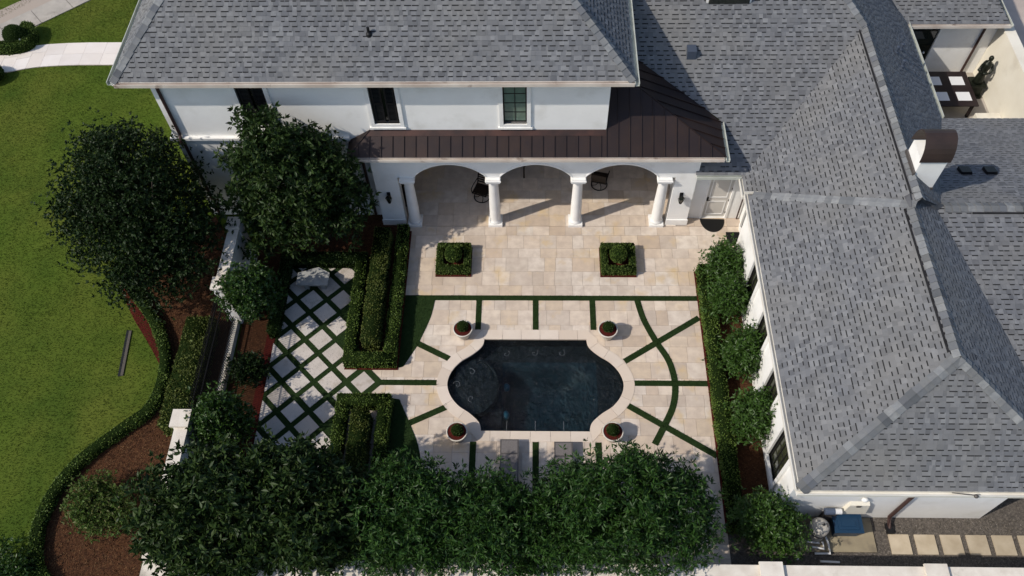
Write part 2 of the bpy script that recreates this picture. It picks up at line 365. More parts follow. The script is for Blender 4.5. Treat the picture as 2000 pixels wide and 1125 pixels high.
def fill_holes(outer, holes, z, name, material):
    bm = bmesh.new(); ed = []
    for loop in [outer]+holes:
        vs_ = [bm.verts.new((x, y, z)) for x, y in loop]
        ed += [bm.edges.new((vs_[i], vs_[(i+1) % len(vs_)])) for i in range(len(vs_))]
    bmesh.ops.triangle_fill(bm, use_beauty=True, edges=ed)
    for f in bm.faces:
        if f.normal.z < 0: f.normal_flip()
    me = bpy.data.meshes.new(name); bm.to_mesh(me); bm.free(); me.materials.append(MATS[material])
    return link(name, me)

# ------------------------------------------------------------------ pool outline
PC = (0.12, 12.51)
half = [(1.77, 1.72), (1.84, 1.42), (2.16, 1.10), (2.54, .83), (2.83, .45), (2.95, 0.0)]
right = catmull(half+[(x, -y) for x, y in half[-2::-1]], 5)
POOL = [(PC[0]+x, PC[1]+y) for x, y in right]; POOL = POOL+[(PC[0]-x, PC[1]+y) for x, y in right[::-1]]
POOL = ccw(POOL)
def densify(poly, d):
    out = []
    for i in range(len(poly)):
        a, b = np.array(poly[i]), np.array(poly[(i+1) % len(poly)]); k = max(1, int(np.linalg.norm(b-a)/d))
        out += [tuple(a+(b-a)*j/k) for j in range(k)]
    return out
POOL = densify(POOL, .3)
MID = offset_path(POOL, .16, True); OUT = offset_path(POOL, .33, True)

# ------------------------------------------------------------------ ground
lawn = fill_holes([(-400, -400), (400, -400), (400, 400), (-400, 400)], [MID], -.07, 'lawn', 'lawn'); tag(lawn, kind='structure')
struct('wing_bed', G().box(5.86, 7.27, 8.1, 17.3, -.065, .0), 'mulch')

# ------------------------------------------------------------------ paving
def tri_poly(poly):
    """ear clipping -> list of triangles"""
    P = ccw(list(poly)); T = []; guard = 0
    def inside(p, a, b, c):
        s = lambda u, v, w: (v[0]-u[0])*(w[1]-u[1])-(v[1]-u[1])*(w[0]-u[0])
        return s(a, b, p) >= 0 and s(b, c, p) >= 0 and s(c, a, p) >= 0
    while len(P) > 3 and guard < 5000:
        guard += 1
        for i in range(len(P)):
            a, b, c = P[i-1], P[i], P[(i+1) % len(P)]
            if (b[0]-a[0])*(c[1]-a[1])-(b[1]-a[1])*(c[0]-a[0]) <= 1e-9: continue
            if any(inside(p, a, b, c) for p in P if p not in (a, b, c)): continue
            T.append([a, b, c]); P.pop(i); break
        else: break
    T.append(P); return T
HOLE = tri_poly(MID[::3])
def pavers(parent, x0, x1, y0, y1, hole=None, material='travertine', ztop=0.0, gap=.007, hs=(.42, .60, .60), ws=(.40, .60, .60, .80), skip=None, name='paver', thick=.035):
    y = y1
    while y > y0+.05:
        h = random.choice(hs); yb = max(y0, y-h)
        if yb-y0 < .15: yb = y0
        x = x0+0.0; first = True
        while x < x1-.03:
            w = random.choice(ws)*(random.uniform(.4, 1) if first else 1); first = False; xe = min(x1, x+w)
            if x1-xe < .15: xe = x1
            r = [(x+gap/2, yb+gap/2), (xe-gap/2, yb+gap/2), (xe-gap/2, y-gap/2), (x+gap/2, y-gap/2)]
            parts = [r]
            if hole and x < 3.6 and xe > -3.4 and y > 10.2 and yb < 14.8:
                for t in hole:
                    nx = []
                    for p in parts: nx += subtract(p, t)
                    parts = nx
            if parts and not (skip and skip((x+xe)/2, (y+yb)/2)):
                gg = G(); dz = random.uniform(-.002, .0025); tx, ty = random.uniform(-.003, .003), random.uniform(-.003, .003)
                for p in parts:
                    p = ccw(p); n = len(p); cx, cy = (x+xe)/2, (y+yb)/2
                    zt = [ztop+dz+tx*(a-cx)+ty*(b-cy) for a, b in p]
                    gg.mesh([(a, b, ztop-thick) for a, b in p]+[(a, b, z) for (a, b), z in zip(p, zt)],
                            [tuple(range(n, 2*n))]+[(i, (i+1) % n, n+(i+1) % n, n+i) for i in range(n)])
                build(name, gg, material, parent)
            x = xe
        y = yb

deck = fill_holes([(-6.3, 6.5), (5.84, 6.5), (5.84, 15.97), (-6.3, 15.97)], [MID], -.028, 'pool_deck', 'mortar'); tag(deck, kind='structure')
def deck_skip(x, y):
    return (x < -4.7 and (y > 13.2 or y < 11.7)) or (x < -3.2 and y < 8.5) or y < 7.0 and abs(x) < 4
pavers(deck, -6.3, 5.84, 6.5, 15.97, HOLE, skip=deck_skip)
terrace = struct('terrace', G().face([(-4.56, 15.97, -.028), (7.75, 15.97, -.028), (7.75, 19.05, -.028), (-4.56, 19.05, -.028)]), 'mortar')
pavers(terrace, -4.56, 7.75, 15.98, 19.05)
porch_floor = struct('porch_floor', G().face([(-5.6, 19.05, -.024), (7.75, 19.05, -.024), (7.75, 22.65, -.024), (-5.6, 22.65, -.024)]), 'mortar')
pavers(porch_floor, -4.75, 5.35, 19.06, 22.6, ztop=.006, hs=(.6, .62), ws=(.6, .6, .9), skip=lambda x, y: False)
pavers(porch_floor, 5.75, 7.75, 19.06, 19.44, ztop=.004, hs=(.4,), ws=(.6,))

# turf between the stones (artificial grass, standing a little proud)
def turf_part(name, g, parent, dens=900):
    o = build(name, g, 'turf', parent)
    return o
def turf_blades(g, name, parent, dens):
    P, Nr = sample_surface(g, dens); k = Nr[:, 2] > .5; P = P[k]
    D = norm(RNG.normal(0, .5, (len(P), 3))+np.array([0, 0, 1])); V, F = leaves(P, D, RNG.uniform(.02, .045, len(P)), .014)
    o = link(name, fast_mesh(name, V, F, ['turf_blade']), parent); tag(o, kind='stuff'); return o
TURF_ALL = G()
def tstrip(path, w=.2, z=.010):
    gg = G(); strip(gg, path, w, -.02, z); build('turf_strip', gg, 'turf', deck); strip(TURF_ALL, path, w, z-.001, z+.0005)
tstrip([(-4.54, 15.87), (5.8, 15.87)])
for x in (-1.86, .13, 2.12):
    tstrip([(x, 14.58), (x, 15.77)], .2, .009); tstrip([(x, 8.9), (x, 10.45)], .2, .009)
tstrip([(-5.05, 12.53), (-3.1, 12.53)], .2, .009); tstrip([(3.4, 12.55), (5.8, 12.55)], .2, .009)
tstrip([(3.12, 13.36), (5.78, 15.08)], .21, .008); tstrip([(3.12, 11.75), (5.82, 10.03)], .21, .008)
tstrip([(-3.92, 14.03), (-2.79, 13.43)], .21, .008); tstrip([(-3.98, 11.06), (-2.75, 11.67)], .21, .008)
tstrip(catmull([(3.70, 15.78), (3.87, 15.01), (4.22, 14.15), (4.60, 13.38), (4.73, 12.55), (4.60, 11.75), (4.26, 11.05), (3.9, 10.4)], 5), .21, .0115)
for poly in ([(-4.56, 15.80), (-4.56, 13.05), (-4.33, 13.12)]+catmull([(-4.30, 13.16), (-3.94, 13.87), (-3.82, 14.18), (-3.53, 15.06), (-3.42, 15.80)], 4),
             catmull([(-3.42, 9.5), (-3.60, 10.3), (-3.94, 11.08), (-4.34, 11.91)], 4)+[(-4.56, 11.95), (-4.56, 8.6), (-3.2, 8.6)]):
    gg = G().prism(ccw([tuple(p) for p in poly]), -.02, .0125); tag(build('turf_panel', gg, 'turf', deck))
    for t in tri_poly([tuple(p) for p in poly]): TURF_ALL.face([(a, b, .012) for a, b in ccw(t)])
gg = G(); hd = .62; cx, cy = -5.62, 12.53
for s in (-1, 1):
    strip(gg, [(cx+.56, cy+.0*s), (cx-.3, cy+.86*s)], .19, -.02, .011+.0006*s)
build('turf_strip', gg, 'turf', deck); turf_blades(TURF_ALL, 'turf_pile', deck, 1300)

# diamond garden
dg = struct('diamond_garden', G().box(-8.9, -6.3, 8.4, 17.3, -.06, .0), 'turf')
gt = G().face([(-8.9, 8.4, 0), (-6.3, 8.4, 0), (-6.3, 17.3, 0), (-8.9, 17.3, 0)]); turf_blades(gt, 'turf_pile', dg, 900)
for i in range(-1, 7):
    for j in range(-9, 11):
        if (i+j) % 2 == 0: continue
        c = (-8.34+.54*i, 12.53+.54*j); hdm = .405+random.uniform(-.012, .012)
        if i >= 5: continue
        p = [(c[0]+hdm, c[1]), (c[0], c[1]+hdm), (c[0]-hdm, c[1]), (c[0], c[1]-hdm)]
        p = clip(p, -1, 0, 8.86); p = clip(p, 0, 1, 17.25) if p else p; p = clip(p, 1, 0, -5.70) if p else p
        if len(p) < 3 or c[1] < 8.8: continue
        if c[0] > -6.4 and abs(c[1]-12.53) > .9: continue
        p = ccw(p); zt = .022+random.uniform(-.004, .004)
        build('stone_slab', G().prism(p, -.02, zt, bottom=False), 'slab_stone', dg)
build('turf_panel', G().prism([(-6.3, 11.9), (-5.70, 11.9), (-5.05, 12.53), (-5.70, 13.16), (-6.3, 13.16)], -.02, .0115, bottom=False), 'turf', dg)
build('stone_slab', G().prism([(-5.62+.40, 12.53), (-5.62, 12.93), (-6.02, 12.53), (-5.62, 12.13)], -.02, .02, bottom=False), 'slab_stone', dg)

# mulch beds round the formal garden
struct('garden_bed', G().box(-10.1, -4.56, 17.25, 19.58, -.06, -.004).box(-10.1, -8.9, 6.1, 17.25, -.06, -.006).box(-6.3, -4.56, 13.0, 17.25, -.06, .004).box(-8.9, 5.84, 6.1, 8.4, -.06, -.008), 'mulch')
struct('red_mulch_strip', catmull and strip(G(), [(-9.02, 9.5), (-9.02, 12), (-8.98, 15.2)], .30, -.02, .006), 'red_mulch')

# ------------------------------------------------------------------ pool
pool = thing('swimming_pool', (PC[0], PC[1], 0), 'dark bottomed swimming pool with rounded ends and pale stone rim', 'pool')
n = len(POOL); g = G()
for i in range(n):
    a, b = POOL[i], POOL[(i+1) % n]; g.face([(*b, -.02), (*a, -.02), (*a, -.55), (*b, -.55)])
dx0, dx1, dy0, dy1 = -1.0, 2.2, 10.86, 13.6
DEEP = [(dx0, dy0), (dx1, dy0), (dx1, dy1), (dx0, dy1)]
bas = build('basin_wall', g, 'plaster_pool', pool)
fl = fill_holes(POOL, [DEEP], -.55, 'ledge', 'plaster_pool'); fl.parent = pool; fl.location = -pool.location
g = G(); nx_, ny_ = 28, 24; v = []; sm = lambda q: q*q*(3-2*q) if 0 < q < 1 else float(q >= 1)
for j_ in range(ny_+1):
    for i_ in range(nx_+1):
        X_, Y_ = dx0+(dx1-dx0)*i_/nx_, dy0+(dy1-dy0)*j_/ny_
        v.append((X_, Y_, -.55-.75*sm((X_-dx0)/.35)*sm((dx1-X_)/1.3)*sm((Y_-dy0)/.35)*sm((dy1-Y_)/.8)))
g.mesh(v, [(j_*(nx_+1)+i_, j_*(nx_+1)+i_+1, (j_+1)*(nx_+1)+i_+1, (j_+1)*(nx_+1)+i_) for j_ in range(ny_) for i_ in range(nx_)])
build('deep_floor', g, 'plaster_water_tint', pool, True)
spa = [(-2.02+.88*math.cos(a), 12.51+1.02*math.sin(a)) for a in np.linspace(0, 2*math.pi, 40, endpoint=False)]
sp2 = [(x, y) for x, y in spa if x > -2.72]
g = G(); ins = []
g.prism([(max(x, -2.55), y) for x, y in spa], -.549, -.24)
build('spa_ledge', g, 'plaster_pool', pool)
g = G(); strip(g, [(-2.02+.88*math.cos(a), 12.51+1.02*math.sin(a)) for a in np.linspace(-1.35, 1.35, 24)], .07, -.54, -.17); build('spa_rim', g, 'plaster_pool', pool)
wt = fill_holes(offset_path(POOL, .02, True), [], -.13, 'water', 'pool_water'); wt.parent = pool; wt.location = -pool.location
# coping stones
seg = []; L0 = 0; cur = [0]
nn = len(POOL)
i = 0
while i < nn:
    j = i; d = 0
    while j < nn and d < .52:
        d += math.dist(POOL[j % nn], POOL[(j+1) % nn]); j += 1
    if nn-j < 1: j = nn
    idx = list(range(i, j+1)); A = [POOL[k % nn] for k in idx]; B = [OUT[k % nn] for k in idx]
    def pull(Lp):
        Lp = [np.array(p) for p in Lp]
        if len(Lp) > 1:
            t = Lp[1]-Lp[0]; Lp[0] = Lp[0]+t/max(np.linalg.norm(t), .01)*.004; t = Lp[-2]-Lp[-1]; Lp[-1] = Lp[-1]+t/max(np.linalg.norm(t), .01)*.004
        return Lp
    A, B = pull(A), pull(B); A = [a-(b-a)/np.linalg.norm(b-a)*.03 for a, b in zip(A, B)]
    zt = .014+random.uniform(-.0015, .0015); k = len(A)
    v = [(*p, z) for z in (-.05, zt) for Lp in (A, B) for p in Lp]; f = []
    for q in range(k-1):
        f += [(2*k+q, 3*k+q, 3*k+q+1, 2*k+q+1), (q, 2*k+q, 2*k+q+1, q+1), (k+q+1, 3*k+q+1, 3*k+q, k+q)]
    f += [(0, k, 3*k, 2*k), (k-1, 3*k-1, 4*k-1, 2*k-1) if False else (k-1, 3*k-1, 4*k-1, 2*k-1)]
    build('coping_stone', G().mesh(v, f), 'coping', pool); i = j
# jets: three arcs from the south rim, three bubblers on the north ledge, spa bubbles, lamps
for x in (-.80, .12, 1.03):
    pts = [(x+.01*math.sin(k*2.1), 10.80+.055*k, .03+.10*(k/5)-.045*(k/5)**2*6*.35-.10*(k/8)**3) for k in range(9)]
    gj = G().tube(pts, [.005+.0004*k for k in range(9)], 6)
    build('water_jet', gj, 'foam', pool, True)
for (x, y) in ((-.88, 13.7), (.09, 13.74), (1.0, 13.74), (-2.02, 13.0), (-2.48, 12.52), (-1.99, 12.02)):
    a0 = random.uniform(0, 6); pts = [(x+(.015+.012*k)*math.cos(a0+k*.55)*random.uniform(.85, 1.15), y+(.015+.012*k)*math.sin(a0+k*.55)*random.uniform(.85, 1.15), -.127) for k in range(12)]
    gj = G().tube(pts, [.007*random.uniform(.3, 1) for _ in pts], 5)
    build('bubbler', gj, 'foam', pool, True)
for (x, y) in ((-.80, 12.72), (-.74, 11.70)):
    build('pool_light', G().sphere((-.86, y, -.72), (.12, .16, .10), 16, 8), 'pool_lamp', pool, True)

# ------------------------------------------------------------------ house
house = thing('house', (-4.8, 19.6, 0), 'large white stucco house with grey shingle hip roofs and three-arched porch', 'house')
def wall_open(y, thick, x0, x1, z0, z1, ops, axis='x'):
    """wall sheet with real openings; outer face at y, inner at y+thick; ops = (u0,u1,w0,w1)"""
    g = G(); P = lambda u, d, z: (u, d, z) if axis == 'x' else (d, u, z)
    us = sorted({x0, x1, *[o[0] for o in ops], *[o[1] for o in ops]}); zs = sorted({z0, z1, *[o[2] for o in ops], *[o[3] for o in ops]})
    for a, b in zip(us, us[1:]):
        for c, d in zip(zs, zs[1:]):
            if any(o[0] <= (a+b)/2 <= o[1] and o[2] <= (c+d)/2 <= o[3] for o in ops): continue
            for yy in (y, y+thick): g.face([P(a, yy, c), P(b, yy, c), P(b, yy, d), P(a, yy, d)])
    for a, b, c, d in list(ops)+[(x0, x1, z0, z1)]:
        for p, q in (((a, c), (b, c)), ((b, c), (b, d)), ((b, d), (a, d)), ((a, d), (a, c))):
            g.face([P(p[0], y, p[1]), P(q[0], y, q[1]), P(q[0], y+thick, q[1]), P(p[0], y+thick, p[1])])
    return g
# upper storey
W3 = [(-9.42, -8.52, 4.80, 6.62), (-5.20, -4.36, 4.86, 6.58), (-.95, -.18, 4.84, 6.55)]
build('upper_wall', wall_open(19.6, .25, -12.1, 2.45, 4.3, 6.97, W3), 'stucco', house)
build('lower_wall', wall_open(19.6, .25, -12.1, -5.55, 0, 4.3, []), 'stucco', house)
build('west_wall', wall_open(-12.1, .25, 19.85, 31, 0, 6.97, [], 'y'), 'stucco', house)
build('east_wall', wall_open(2.45, -.25, 19.85, 31, 4.0, 6.97, [], 'y'), 'stucco', house)
build('north_wall', wall_open(31, -.25, -11.85, 2.2, 0, 6.97, []), 'stucco', house)
build('band_course', G().box(-12.18, -6.15, 19.50, 19.598, 4.12, 4.20).box(-12.22, -6.15, 19.46, 19.598, 4.20, 4.30).box(-12.22, -12.102, 19.598, 31, 4.12, 4.30), 'trim', house)
for k, (a, b, c, d) in enumerate(W3):
    g = G(); t = .13
    g.box(a-t, a, 19.55, 19.66, c-t, d+.1).box(b, b+t, 19.55, 19.66, c-t, d+.1).box(a, b, 19.55, 19.66, c-t, c).box(a, b, 19.55, 19.66, d, d+.1)
    g.box(a-t-.05, b+t+.05, 19.52, 19.6-.001, c-t-.07, c-t)
    win = build('window', g, 'trim', house)
    g = G().box(a, a+.045, 19.67, 19.72, c, d).box(b-.045, b, 19.67, 19.72, c, d).box(a+.045, b-.045, 19.67, 19.72, c, c+.05).box(a+.045, b-.045, 19.67, 19.72, d-.05, d)
    if k == 2:
        m = (a+b)/2; g.box(m-.012, m+.012, 19.675, 19.715, c+.05, d-.05)
        zs = np.linspace(c+.05, d-.05, 5)
        for z in zs[1:-1]: g.box(a+.045, m-.012, 19.676, 19.714, z-.012, z+.012).box(m+.012, b-.045, 19.676, 19.714, z-.012, z+.012)
        build('window_frame', g, 'frame_dark', win)
        for i in range(4):
            for (u, v) in ((a+.045, m-.012), (m+.012, b-.045)):
                build('pane', G().box(u, v, 19.69, 19.70, zs[i]+.012, zs[i+1]-.012), 'glass_green', win)
    else:
        build('window_frame', g, 'frame_dark', win)
        m = (a+b)/2
        for (u, v) in ((a+.05, m-.05), (m+.05, b-.05)):
            g = G().box(u, u+.05, 19.62, 19.665, c+.02, d-.02).box(v-.05, v, 19.62, 19.665, c+.02, d-.02)
            for z in (c+.02, (c+d)/2-.04, d-.1): g.box(u+.05, v-.05, 19.621, 19.664, z, z+.08)
            z = c+.11
            while z < d-.12:
                if not (-.06 < z-(c+d)/2 < .06): g.beam((u+.05, 19.643, z), (v-.05, 19.643, z), .05, .008, up=(0, .7, 1))
                z += .055
            build('shutter', g, 'shutter', win)
        build('pane', G().box(a+.045, b-.045, 19.69, 19.70, c+.05, d-.05), 'glass_dark', win)

# porch: arcade wall with three arches
CX = [-4.38, -1.37, 1.61, 4.61]; AX0, AX1 = -5.55, 5.72; SPR, RISE = 2.70, .64
def zb(x):
    if x < -4.72 or x > 4.97: return 0.0
    for c in CX:
        if abs(x-c) <= .245: return 2.66
    if x < CX[0] or x > CX[3]: return 0.0 if False else 2.66
    for a, b in zip(CX, CX[1:]):
        if a < x < b:
            m = (a+b)/2; h = (b-a)/2-.245; q = (x-m)/h; r = (h*h+RISE*RISE)/(2*RISE)
            return SPR+math.sqrt(max(0, r*r-(q*h)**2))-(r-RISE)
    return 2.66
xs = sorted(set([AX0, -4.7201, -4.7199, 4.9699, 4.9701, AX1]+[c+s*(.245+e) for c in CX for s in (-1, 1) for e in (-.0002, .0002)]+list(np.linspace(-4.1, 4.35, 120))))
g = G(); Y0, Y1, ZT = 19.15, 19.55, 4.02
for a, b in zip(xs, xs[1:]):
    za, zc = zb(a), zb(b)
    g.face([(a, Y0, za), (b, Y0, zc), (b, Y0, ZT), (a, Y0, ZT)]).face([(b, Y1, zc), (a, Y1, za), (a, Y1, ZT), (b, Y1, ZT)]).face([(a, Y1, za), (b, Y1, zc), (b, Y0, zc), (a, Y0, za)])
g.face([(AX0, Y0, 0), (AX0, Y0, ZT), (AX0, Y1, ZT), (AX0, Y1, 0)]).face([(AX1, Y0, 0), (AX1, Y1, 0), (AX1, Y1, ZT), (AX1, Y0, ZT)])
arc = build('arcade', g, 'stucco', house)
for a, b in zip(CX, CX[1:]):      # archivolt moulding
    g = G(); xa = np.linspace(a+.25, b-.25, 30); pts = [(x, zb(x)) for x in xa]
    for (p, q) in zip(pts, pts[1:]): g.face([(p[0], 19.128, p[1]), (q[0], 19.128, q[1]), (q[0], 19.128, q[1]+.07), (p[0], 19.128, p[1]+.07)]); g.face([(p[0], 19.128, p[1]+.07), (q[0], 19.128, q[1]+.07), (q[0], 19.149, q[1]+.07), (p[0], 19.149, p[1]+.07)]); g.face([(p[0], 19.149, p[1]), (q[0], 19.149, q[1]), (q[0], 19.128, q[1]), (p[0], 19.128, p[1])])
    build('arch_moulding', g, 'trim', arc)
build('pier_plinth', G().box(-5.58, -4.70, 19.11, 19.149, 0, .30), 'trim', arc); build('pier_plinth', G().box(4.95, 5.75, 19.11, 19.149, 0, .30), 'trim', arc)
for c in CX:
    col = build('column', G().lathe([(.235, .12), (.235, .19), (.205, .22), (.20, .3), (.198, 1.0), (.165, 2.38), (.17, 2.42), (.20, 2.44), (.20, 2.47)], (c, 19.27, 0), 28), 'trim', house, True)
    build('base', G().box(c-.26, c+.26, 19.0, 19.53, 0, .12), 'trim', col); build('capital', G().box(c-.245, c+.245, 19.02, 19.54, 2.47, 2.655).box(c-.275, c+.275, 18.99, 19.548, 2.56, 2.61), 'trim', col)
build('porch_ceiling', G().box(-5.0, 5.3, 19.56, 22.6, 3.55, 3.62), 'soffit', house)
build('porch_wall', G().box(-5.3, 5.6, 22.6, 22.8, 0, 4.0).box(-5.3, -5.0, 19.85, 22.6, 0, 3.9).box(5.3, 5.55, 19.56, 22.6, 0, 3.3), 'stucco', house)
for (a, b) in ((-4.0, -2.2), (-.9, 1.1), (2.4, 4.2)):
    d = build('french_door', G().box(a-.1, a, 22.52, 22.6, 0, 2.5).box(b, b+.1, 22.52, 22.6, 0, 2.5).box(a-.1, b+.1, 22.52, 22.6, 2.5, 2.6), 'trim', house)
    for (u, v) in ((a, (a+b)/2-.01), ((a+b)/2+.01, b)): build('leaf', G().box(u, v, 22.55, 22.598, .02, 2.49), 'glass_dark', d)
# side entrance
build('entry_wall', wall_open(19.45, .22, 5.721, 7.75, 0, 2.86, [(6.32, 7.18, .02, 2.42)]), 'stucco', house)
door = build('entry_door', G().box(6.32, 7.18, 19.50, 19.55, .02, 2.42), 'door_white', house)
g = G()
for (a, b, c, d) in ((6.42, 7.08, 1.15, 2.30), (6.42, 7.08, .18, .95)):
    g.box(a, b, 19.485, 19.499, c, c+.04).box(a, b, 19.485, 19.499, d-.04, d).box(a, a+.04, 19.485, 19.499, c+.04, d-.04).box(b-.04, b, 19.485, 19.499, c+.04, d-.04)
build('door_panel', g, 'trim', door)
build('door_handle', G().box(6.36, 6.41, 19.47, 19.499, .98, 1.18).tube([(6.385, 19.46, 1.06), (6.385, 19.42, 1.06), (6.47, 19.42, 1.06)], .013, 6), 'black', door)
for z in (.25, .95, 1.6, 2.2): build('hinge', G().box(7.15, 7.185, 19.48, 19.499, z, z+.09), 'grey_metal', door)
g = G().box(6.24, 6.319, 19.42, 19.449, 0, 2.5).box(7.181, 7.26, 19.42, 19.449, 0, 2.5).box(6.319, 7.181, 19.42, 19.449, 2.421, 2.5); build('door_frame', g, 'trim', door)

# wing walls
WW = [(18.10, 18.98, .05, 2.3, 7.75), (14.90, 15.70, .55, 2.72, 7.27), (12.90, 13.78, .55, 2.72, 7.27), (10.90, 11.80, .55, 2.72, 7.27), (8.92, 9.88, .55, 2.72, 7.27)]
build('wing_wall', wall_open(7.75, .22, 17.75, 19.45, -.06, 2.84, [w[:4] for w in WW[:1]], 'y'), 'stucco', house)
build('wing_wall', wall_open(7.27, .22, 8.13, 17.75, -.06, 3.0, [w[:4] for w in WW[1:]], 'y'), 'stucco', house)
build('wing_return_wall', wall_open(17.75, -.2, 7.49, 7.75, -.06, 2.84, []), 'stucco', house)
build('wing_south_wall', wall_open(8.13, .22, 7.49, 13.4, -.1, 3.0, []), 'stucco', house)
build('wing_east_wall', wall_open(13.4, -.22, 8.35, 10.5, -.1, 3.0, [], 'y').box(13.4, 17, 10.3, 10.5, -.1, 3.0), 'stucco', house)
for k, (a, b, c, d, X) in enumerate(WW):
    t = .12; q = X-7.75
    w = build('window', G().box(7.68+q, 7.80+q, a-t, a, c-t, d+.1).box(7.68+q, 7.80+q, b, b+t, c-t, d+.1).box(7.66+q, 7.80+q, a, b, c-t, c).box(7.68+q, 7.80+q, a, b, d, d+.1), 'trim', house)
    m = (a+b)/2; zs = np.linspace(c+.06, d-.05, 5)
    g = G().box(7.80+q, 7.86+q, a, a+.06, c, d).box(7.80+q, 7.86+q, b-.06, b, c, d).box(7.80+q, 7.86+q, a+.06, b-.06, c, c+.06).box(7.80+q, 7.86+q, a+.06, b-.06, d-.05, d)
    ys = [a+.06, a+.06+(b-a-.12)/3, a+.06+(b-a-.12)*2/3, b-.06]
    for yy in ys[1:-1]: g.box(7.795+q, 7.865+q, yy-.018, yy+.018, c+.06, d-.05)
    for z in zs[1:-1]:
        for u, v in zip(ys, ys[1:]): g.box(7.81+q, 7.85+q, u+.018, v-.018, z-.012, z+.012)
    build('window_frame', g, 'frame_dark', w)
    for i in range(4):
        for u, v in zip(ys, ys[1:]): build('pane', G().box(7.825+q, 7.835+q, u+.018, v-.018, zs[i]+.012, zs[i+1]-.012), 'glass_wing', w)

# ---- roofs
def plane_uv(poly):
    P = [np.array(p, float) for p in poly]; n = np.zeros(3)
    for i in range(len(P)): n += np.cross(P[i]-P[0], P[(i+1) % len(P)]-P[0])
    n /= np.linalg.norm(n)
    if n[2] < 0: n = -n
    v = np.array([0, 0, 1.])-n*n[2]; v /= np.linalg.norm(v); u = np.cross(v, n); return n, u, v
TABS = []      # (distance, roof object, G piece) for shingles that can be picked out one by one
def shingles(roof, polys, expo=.15, seed=0):
    """courses of laminated shingles over convex polygons lying in one plane"""
    rnd = random.Random(seed); n, u, v = plane_uv(polys[0]); o = np.array(polys[0][0], float)
    UV = [[(float((np.array(p)-o)@u), float((np.array(p)-o)@v)) for p in poly] for poly in polys]
    umin = min(a for p in UV for a, b in p); umax = max(a for p in UV for a, b in p); vmin = min(b for p in UV for a, b in p); vmax = max(b for p in UV for a, b in p)
    field = G()
    X = lambda a, b, h: tuple(o+u*a+v*b+n*(h+.012))
    def piece(target, r, t, v0, e, m):
        for cv in UV:
            c = clip_convex(r, cv)
            if not c or abs(area(c)) < 4e-4: continue
            c = ccw(c); hh = lambda b: .004+(t-.004)*max(0, 1-(b-v0)/e)
            target.face([X(a, b, hh(b)) for a, b in c], m)
            for i in range(len(c)):
                p, q = c[i], c[(i+1) % len(c)]
                if abs(p[1]-v0) < 1e-6 and abs(q[1]-v0) < 1e-6: target.face([X(*p, -.003), X(*q, -.003), X(*q, t), X(*p, t)], m)
    k = 0; vv = vmin
    while vv < vmax:
        a = umin-rnd.uniform(0, .3); raised = rnd.random() < .5
        while a < umax:
            w = rnd.choice((.13, .17, .2, .24, .15)) if raised else rnd.choice((.08, .11, .14, .09)); t = .017 if raised else .009
            r = [(a, vv), (a+w, vv), (a+w, vv+expo), (a, vv+expo)]
            full = any(len(clip_convex(r, cv)) == 4 and abs(abs(area(clip_convex(r, cv)))-w*expo) < 1e-6 for cv in UV)
            if full and raised:
                tg = G(); piece(tg, r, t, vv, expo, 0); c = np.array(X(a+w/2, vv+expo/2, 0)); TABS.append((float(np.linalg.norm(c-CAM))/w, roof, tg, field))
            else: piece(field, r, t, vv, expo, 0)
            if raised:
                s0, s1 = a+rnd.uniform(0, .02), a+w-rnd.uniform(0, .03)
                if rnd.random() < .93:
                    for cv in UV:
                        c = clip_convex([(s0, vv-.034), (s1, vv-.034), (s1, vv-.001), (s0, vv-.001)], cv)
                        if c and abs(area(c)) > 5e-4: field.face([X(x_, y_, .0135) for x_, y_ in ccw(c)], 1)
            a += w; raised = not raised if rnd.random() < .93 else raised
        vv += expo; k += 1
    FIELDS.append((roof, field))
FIELDS = []
def caps(roof, p, q, na, nb, step=.23, w=.19, lift=.035):
    p = np.array(p, float); q = np.array(q, float); t = q-p; Ln = np.linalg.norm(t); t /= Ln
    def wing(nv):
        d = np.cross(nv, t); d /= np.linalg.norm(d); return d
    da, db = wing(na), wing(nb)
    if da @ nb > 0: da = -da
    if db @ na > 0: db = -db
    up = na+nb; up /= np.linalg.norm(up); k = int(Ln/step)+1
    for i in range(k):
        s0 = i*step; s1 = min(Ln, s0+step*1.12)
        if s1-s0 < .06: continue
        ww = w*random.uniform(.94, 1.06)
        def ring(s, h): b = p+t*s+up*(lift+h); return [b+da*ww-up*.0, b+da*.05+up*.004, b+up*.012, b+db*.05+up*.004, b+db*ww]
        h0, h1 = .030, .002; R0, R1 = ring(s0, h0), ring(s1, h1); R2 = [x-up*.02 for x in R0]; g = G()
        v = R0+R1+R2
        f = [(j, j+1, 6+j, 5+j) for j in range(4)]+[(j+1, j, 10+j, 11+j) for j in range(4)]+[(0, 5, 10), (4, 14, 9)]
        build('ridge_cap', G().mesh([tuple(x) for x in v], f), 'ridge', roof)
def deck_roof(name, polys, parent=house, under=True):
    g = G()
    for p in polys:
        g.face(p)
    return build(name, g, 'roof_deck', parent)
def gutter(p, q, out, material, parent, w=.11, h=.11, drop=.0):
    p = Vector(p); q = Vector(q); o = Vector(out).normalized(); g = G(); up = Vector((0, 0, 1)); t = (q-p).normalized()
    def slab(a, b, c, d):       # cross-section rectangle: out a..b, z c..d
        v = [tuple(x+o*s+up*z) for x in (p, q) for z in (c, d) for s in (a, b)]
        g.mesh(v, [(0, 1, 3, 2), (4, 6, 7, 5), (0, 4, 5, 1), (2, 3, 7, 6), (0, 2, 6, 4), (1, 5, 7, 3)])
    slab(0, .012, -h, 0); slab(.012, w, -h, -h+.012); slab(w, w+.022, -h, .012)
    return build('gutter', g, material, parent)

